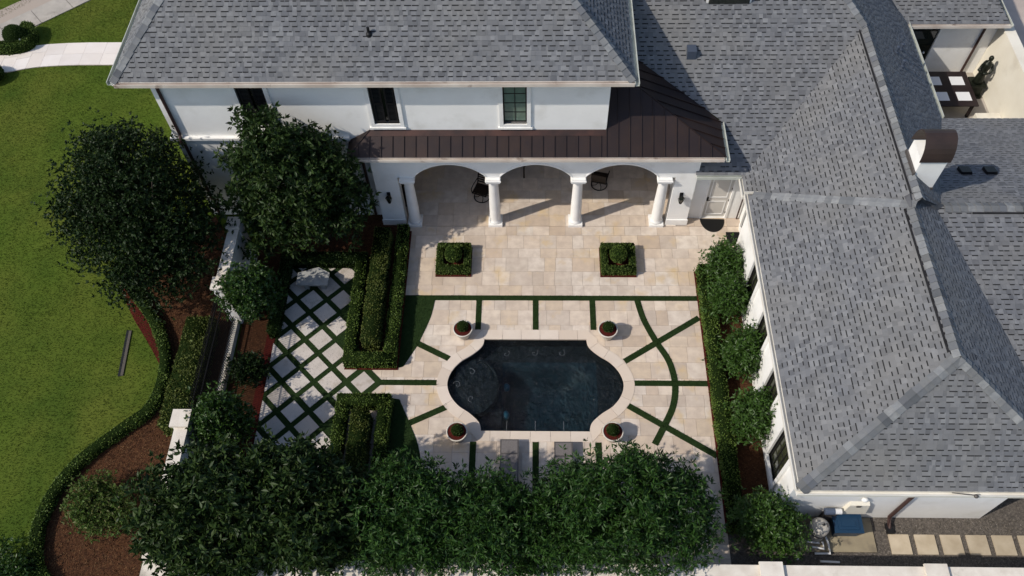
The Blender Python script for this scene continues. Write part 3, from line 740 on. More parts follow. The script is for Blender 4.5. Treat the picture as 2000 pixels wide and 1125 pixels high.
# main roof
zE = 7.06; ex0, ex1, ey = -12.98, 3.10, 19.22; PS = .85; PW = 1.0; RY = 25.2; rz = zE+PS*(RY-ey)
rw = ex0+(rz-zE)/PW; re = ex1-(rz-zE)/PS
S = [(ex0, ey, zE), (ex1, ey, zE), (re, RY, rz), (rw, RY, rz)]
Wp = [(ex0, 2*RY-ey, zE), (ex0, ey, zE), (rw, RY, rz)]; Ep = [(ex1, ey, zE), (ex1, 2*RY-ey, zE), (re, RY, rz)]; Np = [(ex1, 2*RY-ey, zE), (ex0, 2*RY-ey, zE), (rw, RY, rz), (re, RY, rz)]
main_roof = deck_roof('main_roof', [S, Wp, Ep, Np, [(ex0+.0, ey, zE-.03), (ex0, 2*RY-ey, zE-.03), (ex1, 2*RY-ey, zE-.03), (ex1, ey, zE-.03)]])
YC = 23.2      # beyond the frame: courses stop, the deck goes on
def cut(poly, ymax):      # keep y<=ymax of a 3D convex polygon
    out = []
    for i in range(len(poly)):
        p, q = np.array(poly[i], float), np.array(poly[(i+1) % len(poly)], float)
        if p[1] <= ymax: out.append(tuple(p))
        if (p[1]-ymax)*(q[1]-ymax) < 0: out.append(tuple(p+(q-p)*(ymax-p[1])/(q[1]-p[1])))
    return out
shingles(main_roof, [cut(S, YC)], seed=1); shingles(main_roof, [cut(Wp, 25)], seed=2); shingles(main_roof, [cut(Ep, 25)], seed=3)
nS, nW, nE = plane_uv(S)[0], plane_uv(Wp)[0], plane_uv(Ep)[0]
caps(main_roof, S[0], (S[0][0]+4*(S[3][0]-S[0][0])/6, S[0][1]+4*(S[3][1]-S[0][1])/6, S[0][2]+4*(S[3][2]-S[0][2])/6), nS, nW)
caps(main_roof, S[1], tuple(np.array(S[1])+(np.array(S[2])-np.array(S[1]))*.66), nS, nE)
build('fascia', G().box(ex0+.02, ex1-.02, ey-.02, ey, zE-.14, zE-.005).box(ex0-.02, ex0, ey-.02, 31, zE-.14, zE-.005).box(ex1, ex1+.02, ey-.02, 31, zE-.14, zE-.005), 'trim', main_roof)
gutter((ex0+.1, ey-.02, zE), (ex1, ey-.02, zE), (0, -1, 0), 'gutter_cream', house); gutter((ex0-.02, ey-.02, zE), (ex0-.02, 31, zE), (-1, 0, 0), 'gutter_green', house); gutter((ex1+.02, ey-.13, zE), (ex1+.02, 31, zE), (1, 0, 0), 'gutter_green', house)

# centre roof, wing roofs, east gable
PCt, yc, zc = .78, 19.05, 2.9
zC = lambda y: zc+PCt*(y-yc)
WUx, pWU = 7.27, .785; xr, zr = 11.2, 2.9+.785*(11.2-7.27)
yv = yc+(zr-zc)/PCt; pEU = (zr-3.0)/(14.55-xr)
hy_ = 27.0; hz = zC(hy_); hx_ = xr-(hz-zr)/pEU
mv = .44; vy = lambda x: yc+(4.05+mv*(6.4-x)-zc)/PCt
centre_polys = [[(5.62, yc, zc), (WUx, yc, zc), (WUx+.01, zC and yc+(zc-zc)/PCt+.01, zc+.0078), (6.4, vy(6.4), 4.05), (5.62, vy(6.4), 4.05)],
                [(WUx, yc, zc), (xr, yv, zr), (2.45, yv, zr), (2.45, vy(2.45), zC(vy(2.45))), (6.4, vy(6.4), 4.05)],
                [(2.45, yv, zr), (xr, yv, zr), (hx_, hy_, hz), (2.45, hy_, hz)]]
centre_polys = [[(5.62, yc, zc), (WUx, yc, zc), (6.4, vy(6.4), 4.05), (5.62, vy(6.4), 4.05)],
                [(WUx, yc, zc), (xr, yv, zr), (6.4, yv, zr), (6.4, vy(6.4), 4.05)],
                [(6.4, vy(6.4), 4.05), (6.4, yv, zr), (2.45, yv, zr), (2.45, vy(2.45), zC(vy(2.45)))],
                [(2.45, yv, zr), (xr, yv, zr), (hx_, hy_, hz), (2.45, hy_, hz)]]
centre_roof = deck_roof('centre_roof', centre_polys+[[(2.45, hy_, hz), (hx_, hy_, hz), (7.0, 34, 2.9), (2.45, 34, 2.9)]])
shingles(centre_roof, [centre_polys[0], centre_polys[1], centre_polys[2], cut(centre_polys[3], 25.5)], seed=4)
seamA, seamB = (7.2, 18.0, 2.9+.785*(7.2-7.27)), (10.95, 15.35, 2.9+.785*(10.95-7.27))
WU = [(WUx, yc, zc), (7.2, yc-.0, 2.9-.055), (7.2, 18.0, 2.845), (10.95, 15.35, 2.9+.785*3.68), (xr, 15.5, zr), (xr, yv, zr)]
WU = [(7.2, yc-.07, 2.845), (7.2, 18.0, 2.845), (10.95, 15.35, 2.9+.785*3.68), (xr, 15.5, zr), (xr, yv, zr)]
gy, gz = 15.9, 5.1; pGN, pGS = .37, (5.1-3.1)/(15.9-7.85)
xg = 14.55-(gz-3.0)/pEU
EU = [(xr, 15.5, zr), (xg, gy, gz), (14.55, gy+(gz-3.0)/pGN, 3.0), (14.55, 31, 3.0), (hx_, 31, hz), (hx_, hy_, hz), (xr, yv, zr)]
EUa = [(xr, 15.5, zr), (xg, gy, gz), (14.55, gy+(gz-3.0)/pGN, 3.0), (14.55, 26.5, 3.0), (xr, yv, zr)]
EUb = [(14.55, 26.5, 3.0), (14.55, 31, 3.0), (hx_, 31, hz), (hx_, hy_, hz), (xr, yv, zr)]
lz = 3.1; lx, lrx, lrz = 7.2, 10.95, 5.86; ly, lay = 7.85, 10.4; lex = 14.9
WL = [(lx, 18.0, lz), (lx, ly, lz), (lrx, lay, lrz), (lrx, 15.35, lrz)]
SL = [(lx, ly, lz), (lex, ly, lz), (lrx, lay, lrz)]
pEL = (lrz-lz)/(lex-lrx); xgl = lrx+(lrz-gz)/pEL
EL = [(lex, ly, lz), (lex, 9.0, lz), (xgl, gy, gz), (lrx, 15.5, lrz), (lrx, lay, lrz)]
EL = [(lrx, lay, lrz), (lex, ly, lz), (xgl, gy, gz), (lrx, 15.6, lrz)]
GNp = [(xg, gy, gz), (22, gy, gz), (22, gy+(gz-3.0)/pGN, 3.0), (14.55, gy+(gz-3.0)/pGN, 3.0)]
GSp = [(xgl, gy, gz), (lex, gy-(gz-lz)/pGS, lz), (22, gy-(gz-lz)/pGS, lz), (22, gy, gz)]
wing_roof = deck_roof('wing_roof', [WU, EUa, EUb, WL, SL, EL, [(lx, 18.0, 2.845), (lx, 18.0, lz), (lrx, 15.35, lrz), (lrx, 15.35, 2.9+.785*3.68)]])
shingles(wing_roof, [WU], seed=5); shingles(wing_roof, [WL], seed=6); shingles(wing_roof, [SL], seed=7)
shingles(wing_roof, [cut(EUa, 27), cut(EUb, 27)], seed=8); shingles(wing_roof, [EL], seed=9)
build('saddle_patch', G().face([(10.90, 15.25, 5.90), (12.03, 15.75, 5.14), (12.35, 15.95, 5.10), (11.2, 15.75, 6.03), (10.95, 15.75, 5.92)]).face([(10.85, 15.3, 5.86), (10.90, 15.25, 5.90), (10.95, 15.75, 5.92), (10.8, 15.7, 5.84)]), 'roof_deck', wing_roof)
gable_roof = deck_roof('gable_roof', [GNp, GSp])
shingles(gable_roof, [GNp], seed=10); shingles(gable_roof, [GSp], seed=11)
nn_ = lambda p: plane_uv(p)[0]
caps(wing_roof, (lrx, lay, lrz), (lrx, 15.35, lrz), nn_(WL), nn_(EL)); caps(wing_roof, (lx, ly, lz), (lrx, lay, lrz), nn_(WL), nn_(SL)); caps(wing_roof, (lex, ly, lz), (lrx, lay, lrz), nn_(EL), nn_(SL))
caps(wing_roof, (xr, 15.5, zr), (xr, yv, zr), nn_(WU), nn_(EUa)); caps(wing_roof, (xr, yv, zr), (hx_+1.5, hy_-1.2*1.2, hz-1.2*1.1), nn_(centre_polys[1]), nn_(EUb)) if False else None
_a, _b = np.array((xr, yv, zr)), np.array((hx_, hy_, hz)); caps(wing_roof, tuple(_a), tuple(_a+(_b-_a)*.5), nn_(centre_polys[1]), nn_(EUb))
caps(wing_roof, (lx+.15, 17.9, lz+.08), (lrx+.1, 15.32, lrz+.05), nn_(WL), nn_(WU)+np.array([0, .12, 0]), w=.14)
def ridge_strip(roof, p, q, off): build('ridge_strip', G().beam(np.array(p)+np.array(off), np.array(q)+np.array(off), .035, .05), 'shingle_dark', roof)  # thin dark strip along one side of the ridge caps
ridge_strip(wing_roof, (lrx, lay+.2, lrz), (lrx, 15.3, lrz), (-.20, 0, -.10)); ridge_strip(wing_roof, (xr, 15.8, zr), (xr, yv-.1, zr), (-.20, 0, -.10)); ridge_strip(gable_roof, (xg+.9, gy, gz), (18.6, gy, gz), (0, -.22, -.01))
caps(gable_roof, (xg+.1, gy, gz), (18.6, gy, gz), nn_(GNp), nn_(GSp))
build('eave_board', G().box(lx, lx+.02, ly, 18.0, lz-.16, lz-.004).box(lx+.02, 14.88, ly, ly+.02, lz-.16, lz-.004).box(7.2, 7.22, 18.0, 19.0, 2.70, 2.835).box(5.64, 7.2, yc, yc+.02, zc-.15, zc-.006), 'trim', wing_roof)
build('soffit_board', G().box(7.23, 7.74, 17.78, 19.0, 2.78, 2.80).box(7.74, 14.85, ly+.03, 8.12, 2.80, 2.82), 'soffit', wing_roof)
gutter((lx-.0, ly, lz), (lx, 18.05, lz), (-1, 0, 0), 'gutter_white', house, .10, .11); gutter((lx-.1, ly, lz), (16, ly, lz), (0, -1, 0), 'gutter_white', house, .12, .12)
gutter((lx-.1, 18.05, lz+.03), (8.45, 18.05-.0, lz+.03), (0, 1, 0), 'gutter_white', house, .05, .06)
gutter((7.2, 18.12, 2.84), (7.2, 19.0, 2.84), (-1, 0, 0), 'gutter_white', house, .09, .1); gutter((5.65, yc, zc), (7.16, yc, zc), (0, -1, 0), 'gutter_green', house, .10, .11)
gutter((14.57, 21.7, 3.0), (14.57, 31, 3.0), (1, 0, 0), 'gutter_green', house)
# single shingles: the largest in view, the rest of the field joined
TABS.sort(key=lambda t: t[0])
for d_, roof, tg, field in TABS[:300]: build('shingle', tg, 'shingle', roof)
for d_, roof, tg, field in TABS[300:]: field.mesh(tg.v, tg.f, 0)
_by = {}
for roof, field in FIELDS:
    q = _by.setdefault(roof.name, (roof, G()))[1]; i0 = len(q.v); q.v += field.v; q.f += [tuple(a+i0 for a in f) for f in field.f]; q.m += field.m
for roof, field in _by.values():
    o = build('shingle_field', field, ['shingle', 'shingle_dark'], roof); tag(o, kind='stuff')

# metal porch roof
MZ, MY, MX0, MX1, MS = 4.05, 18.82, -6.2, 6.4, .65
mz = lambda y: MZ+MS*(y-MY)
tx = 2.45; ty = MY+(mv*(MX1-tx))/MS
metal_roof = build('metal_roof', G().box(MX0+.02, MX1-.02, MY+.02, 19.149, MZ-.10, MZ-.02).box(MX0+.02, AX0, 19.149, 19.598, MZ-.10, MZ-.02).box(AX1, MX1-.02, 19.149, 20.3, MZ-.10, MZ-.02), 'trim', house)
def metal_panel(pts, nrm_lift=.0, m='bronze', nm='roof_panel'):
    n, u, v = plane_uv(pts); g = G(); top = [np.array(p)+n*(.012+nrm_lift) for p in pts]; bot = [np.array(p)-n*.01 for p in pts]; k = len(pts)
    a = [tuple(p) for p in bot]+[tuple(p) for p in top]
    g.mesh(a, [tuple(range(k, 2*k))]+[(i, (i+1) % k, k+(i+1) % k, k+i) for i in range(k)]); return build(nm, g, m, metal_roof)
def seam(p, q, n): build('seam', G().beam(np.array(p)+n*.026, np.array(q)+n*.026, .022, .045, up=n), 'bronze', metal_roof)
nm_S = plane_uv([(0, MY, MZ), (1, MY, MZ), (1, MY+1, MZ+MS)])[0]; nm_E = plane_uv([(MX1, 0, MZ), (MX1, 1, MZ), (MX1-1, 0, MZ+mv)])[0]
yw = 19.598; yf = 19.42     # flashing line
pw = .385; x = MX0
hipW = lambda x: MY+(x-MX0)*1.0; hipE = lambda x: MY+(MX1-x)*mv/MS
while x < MX1-.02:
    xe = min(MX1, x+pw)
    if x < tx < xe: xe = tx
    t0 = lambda q: (min(hipW(q), yf) if q < tx-1e-6 else hipE(q))
    if x < tx-1e-6: ya, yb_ = min(hipW(x), yf), min(hipW(xe), yf)
    else: ya, yb_ = min(hipE(x), ty), hipE(xe)
    pts = [(x+.003, MY, MZ), (xe-.003, MY, MZ)]
    if yb_ > MY+.01: pts.append((xe-.003, yb_, mz(yb_)))
    if ya > MY+.01: pts.append((x+.003, ya, mz(ya)))
    if x < tx-1e-6 and ya < yf < yb_+1e-6 and ya > MY+.01:
        xm = MX0+(yf-MY); pts.insert(3, (xm, yf, mz(yf)))
    if len(pts) > 2: metal_panel(pts)
    if ya > MY+.05: seam((x, MY+.01, mz(MY+.01)), (x, ya, mz(ya)), nm_S)
    x = xe
metal_panel([(MX0+(yf-MY), yf+.004, mz(yf+.004)), (tx, yf+.004, mz(yf+.004)), (tx, yw, mz(yw)), (MX0+(yw-MY), yw, mz(yw))], .004, 'copper_flash', 'flashing')
metal_panel([(MX0, MY, MZ), (MX0+(yw-MY), yw, mz(yw)), (MX0, yw, MZ)])
# east face: panels run up-slope
y = MY
while y < 23.0:
    ye = y+.40
    def xtop(q): return min(max(MX1-(q-MY)*MS/mv, tx), MX1) if q < ty else tx
    def xlow(q):        # valley with the centre roof
        y0 = vy(MX1)
        return MX1 if q <= y0 else MX1-((zC(q)-MZ)/mv)
    a, b, c, d = xlow(y), xlow(ye), xtop(ye), xtop(y)
    pts = [(a, y, MZ+mv*(MX1-a)), (b, ye, MZ+mv*(MX1-b)), (c, ye, MZ+mv*(MX1-c)), (d, y, MZ+mv*(MX1-d))]
    if a-d < .01 and b-c < .01: 
        if y > MY+.1: break
    q = [p for i, p in enumerate(pts) if i == 0 or math.dist(p, pts[i-1]) > .01]
    if b <= c+.01: q = [pts[0], pts[3], (min(a, max(c, tx)), ye, MZ+mv*(MX1-max(c, tx)))]
    if len(q) > 2 and a-d > -.001: metal_panel([(p[0], p[1], p[2]) for p in q])
    if a-d > .1: seam((a, y, MZ+mv*(MX1-a)), (d, y, MZ+mv*(MX1-d)), nm_E)
    y = ye
seam((MX1, MY, MZ), (tx, ty, mz(ty)), (nm_S+nm_E)/np.linalg.norm(nm_S+nm_E)); seam((MX0, MY, MZ), (MX0+(yw-MY), yw, mz(yw)), nm_S)
gutter((MX0+.1, MY, MZ), (MX1-.05, MY, MZ), (0, -1, 0), 'gutter_cream', house, .10, .10); gutter((MX1, MY-.12, MZ), (MX1, vy(MX1)-.1, MZ), (1, 0, 0), 'gutter_green', house, .1, .1); gutter((MX0, MY-.12, MZ), (MX0, 19.55, MZ), (-1, 0, 0), 'gutter_green', house, .08, .09)

# chimney with copper barrel hood
ch = build('chimney', G().box(11.2, 11.96, 16.40, 17.25, 4.9, 6.55), 'trim', house)
g = G(); m = 14; ro, cyh = .50, 16.825
def arcp(r, rise, k): a = math.pi*k/m; return (cyh-r*math.cos(a), 6.56+rise*math.sin(a))
for k in range(m):
    for (r0, h0, sgn) in ((.47, .74, 1), (.445, .71, -1)):
        (ya, za), (yb_, zb_) = arcp(r0, h0, k), arcp(r0, h0, k+1); g.face([(11.13, ya, za), (12.02, ya, za), (12.02, yb_, zb_), (11.13, yb_, zb_)])
    (ya, za), (yb_, zb_) = arcp(.47, .74, k), arcp(.47, .74, k+1); (yc_, zc_), (yd, zd) = arcp(.445, .71, k), arcp(.445, .71, k+1)
    for xx in (11.13, 12.02): g.face([(xx, ya, za), (xx, yb_, zb_), (xx, yd, zd), (xx, yc_, zc_)])
build('chimney_hood', g, 'hood', ch); build('flue', G().lathe([(.14, 6.5), (.14, 6.75), (.11, 6.76)], (11.55, 16.83, 0), 14), 'plastic_tan', ch)
build('chimney_flashing', G().box(11.14, 11.199, 16.36, 17.29, 5.9, 6.12).box(11.14, 11.98, 16.36, 16.399, 5.2, 5.42), 'grey_metal', ch)
# roof vents
def zEU(x): return 3.0+pEU*(14.55-x)
build('roof_vent', G().box(5.22, 5.52, 22.1, 22.45, zC(22.27)-.1, zC(22.27)+.24), 'vent_slate', centre_roof)
zm = zE+PS*(20.28-ey); build('vent_pipe', G().lathe([(.10, -.1), (.09, .05), (.045, .1), (.045, .27)], (-4.97, 20.28, zm), 12), 'black', main_roof)
for (x, y_) in ((12.75, 23.2), (13.2, 23.8), (12.85, 22.6)): build('vent_pipe', G().lathe([(.10, -.1), (.09, .06), (.06, .1), (.06, .28), (.02, .30)], (x, y_, zEU(x)), 10), 'vent_slate', wing_roof)
for x in (13.78, 14.57):
    zz = gz-pGN*(17.9-gy); build('roof_vent', G().mesh([(x-.17, 17.72, zz-.05), (x+.2, 17.72, zz-.05), (x+.2, 18.1, zz-.2), (x-.17, 18.1, zz-.2), (x-.2, 17.75, zz+.2), (x+.12, 17.75, zz+.2), (x+.12, 18.06, zz+.12), (x-.2, 18.06, zz+.12)], [(0, 1, 5, 4), (1, 2, 6, 5), (2, 3, 7, 6), (3, 0, 4, 7), (4, 5, 6, 7)]), 'black', gable_roof)
dz = zC(23.5); dm = build('dormer', G().box(5.85, 7.35, 23.58, 26.5, dz-.2, dz+1.3), 'trim', house)
build('dormer_window', G().box(5.92, 7.28, 23.54, 23.579, dz+.05, dz+1.1), 'glass_dark', dm); build('dormer_roof', G().box(5.7, 7.5, 23.4, 26.6, dz+1.3, dz+1.42), 'roof_deck', dm)

# downpipes
def pipe(pts, w=.075): build('downpipe', G().tube(pts, w/2, 8), 'downpipe', house)
pipe([(-11.85, 19.18, 6.92), (-11.85, 19.5, 6.72), (-11.85, 19.545, 6.6), (-11.85, 19.545, 4.42), (-11.85, 19.40, 4.28), (-11.85, 19.40, 4.08), (-11.85, 19.545, 3.95), (-11.85, 19.545, .1)], .11)
pipe([(-5.9, 18.82, 3.95), (-5.9, 19.4, 3.7), (-5.9, 19.54, 3.6), (-5.9, 19.54, .1)], .11)
pipe([(7.62, 19.38, 2.75), (7.62, 19.38, .05)], .06)
pipe([(10.62, 7.86, 2.95), (10.62, 8.05, 2.75), (10.62, 8.06, .25), (10.62, 7.78, .06)], .11)
build('drain_boot', G().box(10.53, 10.72, 7.62, 7.92, -.02, .10), 'black', house)
build('spot_lamp', G().tube([(11.2, 7.8, 3.10), (11.75, 7.72, 3.14)], .012, 6).sphere((11.8, 7.70, 3.13), .06, 10, 6), 'grey_metal', house)

# ------------------------------------------------------------------ courtyard behind the gable
build('court_wall', wall_open(27.2, .25, 13.5, 18.55, 0, 3.0, [(14.2, 16.3, .05, 2.3)]), 'stucco', house)
cd = build('court_door', G().box(14.2, 16.3, 27.28, 27.33, .05, 2.3), 'glass_dark', house); build('door_handle', G().sphere((16.1, 27.25, 1.05), .05, 8, 5), 'trim', cd)
cr = [(14.0, 26.7, 2.95), (18.55, 26.7, 2.95), (15.9, 31.2, 5.9), (14.0, 31.2, 5.9)]; ce = [(18.55, 26.7, 2.95), (18.55, 33, 2.95), (15.9, 31.2, 5.9)]
court_roof = deck_roof('court_roof', [cr, ce, [(14, 26.7, 2.92), (18.55, 26.7, 2.92), (18.55, 33, 2.92), (14, 33, 2.92)]]); _t0 = len(TABS); FIELDS.clear()
shingles(court_roof, [cut(cr, 30)], seed=12); shingles(court_roof, [cut(ce, 30)], seed=13)
for d_, roof, tg, field in TABS[_t0:]: field.mesh(tg.v, tg.f, 0)
q = G()
for roof, field in FIELDS: i0 = len(q.v); q.v += field.v; q.f += [tuple(a+i0 for a in f) for f in field.f]; q.m += field.m
tag(build('shingle_field', q, ['shingle', 'shingle_dark'], court_roof), kind='stuff')
gutter((14.0, 26.7, 2.95), (18.6, 26.7, 2.95), (0, -1, 0), 'gutter_cream', house); gutter((18.55, 26.6, 2.95), (18.55, 33, 2.95), (1, 0, 0), 'gutter_green', house)
pipe([(18.0, 26.65, 2.85), (18.0, 27.1, 2.65), (18.0, 27.14, 2.5), (18.0, 27.14, .05)], .1)
struct('courtyard_floor', G().box(13.5, 18.55, 21.8, 27.2, -.05, .0), 'concrete')
cw = tag(build('courtyard_wall', G().box(18.56, 18.86, 20.5, 30, -.06, 2.55).box(18.50, 18.92, 20.5, 30, 2.55, 2.64), 'cream_stucco'), 'tall cream courtyard wall behind the dark statue', 'wall')
tb = thing('patio_table', (16.85, 25.45, 0), 'dark square patio table laid with four pale placemats in courtyard', 'table')
build('table_top', G().box(15.95, 17.72, 24.5, 26.45, .70, .75), 'table_dark', tb)
for sx, sy in ((16.1, 24.65), (17.57, 24.65), (16.1, 26.3), (17.57, 26.3)): build('leg', G().box(sx-.05, sx+.05, sy-.05, sy+.05, 0, .70), 'table_dark', tb)
for k, (sx, sy) in enumerate(((16.30, 25.9), (17.22, 25.9), (16.38, 25.02), (17.26, 25.02))):
    tag(build('placemat', G().box(sx-.27, sx+.27, sy-.24, sy+.24, .754, .762), 'placemat'), ['pale placemat at back left of dark courtyard table', 'pale placemat at back right of dark courtyard table, nearest the downpipe', 'pale placemat at front left of dark courtyard table', 'pale placemat at front right of dark courtyard table, nearest the statue'][k], 'placemat', 'placemats on the courtyard table')
st = thing('statue', (18.1, 25.95, 0), 'dark bronze robed figure statue on stepped pedestal by cream wall', 'statue')
build('pedestal', G().box(17.80, 18.42, 25.65, 26.27, 0, .12).box(17.88, 18.34, 25.73, 26.19, .12, .55).box(17.82, 18.40, 25.67, 26.25, .55, .66), 'bronze_statue', st)
g = G(); prof = [(.20, .66), (.19, .8), (.155, 1.05), (.14, 1.25), (.155, 1.42), (.185, 1.58), (.15, 1.68), (.06, 1.74), (.055, 1.79)]
g.lathe(prof, (18.1, 25.95, 0), 14); g.sphere((18.1, 25.93, 1.90), (.095, .105, .125), 12, 8)
g.tube([(17.93, 25.95, 1.60), (17.80, 25.85, 1.38), (17.92, 25.72, 1.30)], [.06, .05, .04], 8); g.tube([(18.27, 25.95, 1.60), (18.34, 25.82, 1.36), (18.2, 25.72, 1.30)], [.06, .05, .04], 8); g.sphere((18.06, 25.70, 1.32), (.12, .07, .06), 10, 6)
build('figure', g, 'bronze_statue', st, True)
tag(build('low_planter_wall', G().box(17.6, 18.55, 23.6, 24.3, 0, .55), 'cream_stucco'), 'low cream block beside the patio table under the gable eave', 'planter')
struct('driveway', G().face([(18.9, 10, -.05), (60, 10, -.05), (60, 60, -.05), (18.9, 60, -.05)]), 'driveway')

# ------------------------------------------------------------------ things on house and terrace
def lantern(loc, label):
    t = thing('wall_lantern', loc, label, 'lantern', 'wall lanterns on the porch piers', world=False)
    build('back_plate', G().box(-.07, .07, -.02, 0, -.1, .2), 'iron', t)
    build('arm', G().tube([(0, 0, .12), (0, -.12, .22), (0, -.16, .16)], .014, 6), 'iron', t)
    g = G()
    for k in range(6):
        a = math.pi/3*k; c, s = math.cos(a), math.sin(a); g.tube([(.06*c, -.16+.06*s, -.28), (.14*c, -.16+.14*s, 0), (.03*c, -.16+.03*s, .16)], .010, 5)
    g.lathe([(.065, -.30), (.065, -.27)], (0, -.16, 0), 10).lathe([(.05, .13), (.04, .17), (.015, .22)], (0, -.16, 0), 10); build('cage', g, 'iron', t)
    build('lamp_glass', G().lathe([(.05, -.27), (.12, 0), (.04, .14)], (0, -.16, 0), 6), 'glass_dark', t)
    t.scale = (.85, .85, .85); return t
l1 = lantern((-5.14, 19.148, 1.70), 'black iron wall lantern on left porch pier beside the magnolia')
dup(l1, (5.30, 19.148, 1.68), 0, 'black iron wall lantern on right porch pier beside the white door')
tag(build('door_mat', G().prism([(6.28, 19.40)]+[(6.72+.45*math.cos(a), 19.38-.60*math.sin(a)) for a in np.linspace(math.pi, 0, 20)]+[(7.16, 19.40)][:0], .008, .022), 'mat_black'), 'black half-round doormat at the white entry door', 'doormat')
tag(build('door_mat', G().box(7.16, 7.72, 18.15, 18.78, .006, .022), 'mat_black'), 'black rectangular doormat at the wing side door', 'doormat')

def swivel_chair(loc, rz, label):
    t = thing('swivel_chair', loc, label, 'chair', 'dark swivel chairs on the porch', world=False, rz=rz)
    ring = [(.30*math.cos(a), .30*math.sin(a), .03) for a in np.linspace(0, 2*math.pi, 28, endpoint=False)]
    b = build('base_ring', G().tube(ring, .02, 6, closed=True), 'iron', t)
    for k in range(4):
        a = math.pi/2*k+.4; build('spoke', G().tube([(.29*math.cos(a), .29*math.sin(a), .03), (.15*math.cos(a+.25), .15*math.sin(a+.25), .07), (0, 0, .2)], .014, 5), 'iron', b)
    build('post', G().lathe([(.035, .18), (.035, .40)], (0, 0, 0), 10), 'iron', t)
    s = build('seat_frame', G().box(-.29, -.25, -.27, .27, .40, .44).box(.25, .29, -.27, .27, .40, .44).box(-.25, .25, -.27, -.23, .40, .44).box(-.25, .25, .23, .27, .40, .44), 'wood_dark', t)
    for k in range(6): build('seat_slat', G().box(-.25, .25, -.225+k*.075, -.225+k*.075+.06, .441, .462), 'wood_dark', s)
    bk = build('back_frame', G().beam((-.26, .25, .44), (-.26, .42, 1.0), .04, .035, up=(0, 1, 0)).beam((.26, .25, .44), (.26, .42, 1.0), .04, .035, up=(0, 1, 0)).beam((-.28, .42, 1.0), (.28, .42, 1.0), .04, .05), 'wood_dark', t)
    for k in range(5): build('back_slat', G().beam((-.24, .285+.033*k*.85, .55+.092*k), (.24, .285+.033*k*.85, .55+.092*k), .02, .06), 'wood_dark', bk)
    for s_ in (-1, 1): build('arm', G().tube([(s_*.28, .3, .66), (s_*.31, -.05, .66), (s_*.31, -.25, .62), (s_*.28, -.26, .44)], .018, 6), 'iron', t)
    return t
c1 = swivel_chair((-1.92, 20.45, .008), -.35, 'dark slatted swivel chair on round base behind the second porch column')
dup(c1, (2.58, 21.05, .008), 2.9, 'dark swivel chair with round base seen through the right arch')
t = thing('porch_table', (-.75, 21.75, .008), 'dark rectangular table in the porch shade behind the second column', 'table')
build('table_top', G().box(-1.35, -.25, 21.35, 22.2, .72, .77), 'wood_dark', t)
for x_ in (-1.28, -.32):
    for y_ in (21.42, 22.13): build('leg', G().box(x_-.03, x_+.03, y_-.03, y_+.03, .008, .72), 'wood_dark', t)
t = thing('console_cabinet', (-4.72, 20.6, .008), 'tall dark wooden cabinet against the left porch wall', 'cabinet')
build('body', G().box(-4.99, -4.62, 19.9, 21.2, .10, 1.25), 'wood_dark', t); build('cabinet_top', G().box(-4.99, -4.58, 19.86, 21.24, 1.25, 1.30), 'wood_dark', t)
for y_ in (19.95, 21.15):
    for x_ in (-4.95, -4.66): build('leg', G().box(x_-.03, x_+.03, y_-.03, y_+.03, .008, .10), 'wood_dark', t)
for k in range(2): build('cabinet_door', G().box(-4.618, -4.60, 19.93+.63*k, 20.53+.63*k, .15, 1.2), 'wood_dark', t)
t = thing('sideboard', (3.9, 22.2, .008), 'dark sideboard in the far right corner of the porch', 'cabinet')
build('body', G().box(4.35, 5.25, 21.95, 22.5, .06, .85), 'wood_dark', t); build('cabinet_top', G().box(4.32, 5.28, 21.92, 22.5, .85, .9), 'wood_dark', t)
for x_ in (4.4, 5.2): build('leg', G().box(x_-.03, x_+.03, 22.0, 22.4, .008, .06), 'wood_dark', t)
tag(build('wall_tap_box', G().box(-6.52, -6.42, 19.54, 19.598, .55, .68), 'pvc'), 'small white outlet box on house wall near the porch downpipe', 'outlet box')

# ------------------------------------------------------------------ box topiaries and planters
def ring_box(x0, x1, y0, y1, w, z0, z1):
    g = G(); g.box(x0, x1, y1-w, y1, z0, z1).box(x0, x1, y0, y0+w, z0, z1).box(x0, x0+w, y0+w, y1-w, z0, z1).box(x1-w, x1, y0+w, y1-w, z0, z1); return g
def box_topiary(cx_, cy_, label):
    t = thing('box_topiary', (cx_, cy_, 0), label, 'topiary', 'square boxwood beds on the terrace')
    build('mulch_edge', G().box(cx_-.645, cx_+.645, cy_-.66, cy_+.62, .004, .05), 'red_mulch', t)
    foliage_obj('hedge_ring', ring_box(cx_-.6, cx_+.6, cy_-.6, cy_+.58, .20, .02, .40), 'hedge_bright', t, 1700, .055, .032, .016)
    foliage_obj('topiary_ball', G().sphere((cx_, cy_+.0, .50), (.30, .30, .34), 18, 12), 'hedge_leaf', t, 2200, .05, .03, .012)
box_topiary(-2.83, 17.42, 'square clipped boxwood with round ball, left one on the terrace')
box_topiary(3.09, 17.42, 'square clipped boxwood with round ball, right one on the terrace')
def planter(loc, label, proto=None):
    if proto: return dup(proto, loc, random.uniform(0, 6), label)
    t = thing('planter', loc, label, 'planter', 'round white pots at the pool corners', world=False)
    build('pot', G().lathe([(.17, .0), (.20, .03), (.20, .08), (.27, .25), (.31, .42), (.335, .45), (.335, .49), (.30, .49), (.29, .44)], (0, 0, .022), 28, caps=False), 'pot_white', t, True)
    build('soil', G().lathe([(.01, .515), (.15, .508), (.30, .49)], (0, 0, 0), 22, caps=False), 'red_mulch', t)
    foliage_obj('topiary_ball', G().sphere((0, .02, .61), (.19, .19, .19), 16, 10), 'hedge_dark', t, 2600, .045, .026, .012)
    return t
p1 = planter((-2.34, 14.33, 0), 'white round pot with boxwood ball at the pool corner, upper left')
planter((2.57, 14.33, 0), 'white round pot with boxwood ball at the pool corner, upper right', p1)
planter((-2.35, 10.58, 0), 'white round pot with boxwood ball at the pool corner, lower left', p1)
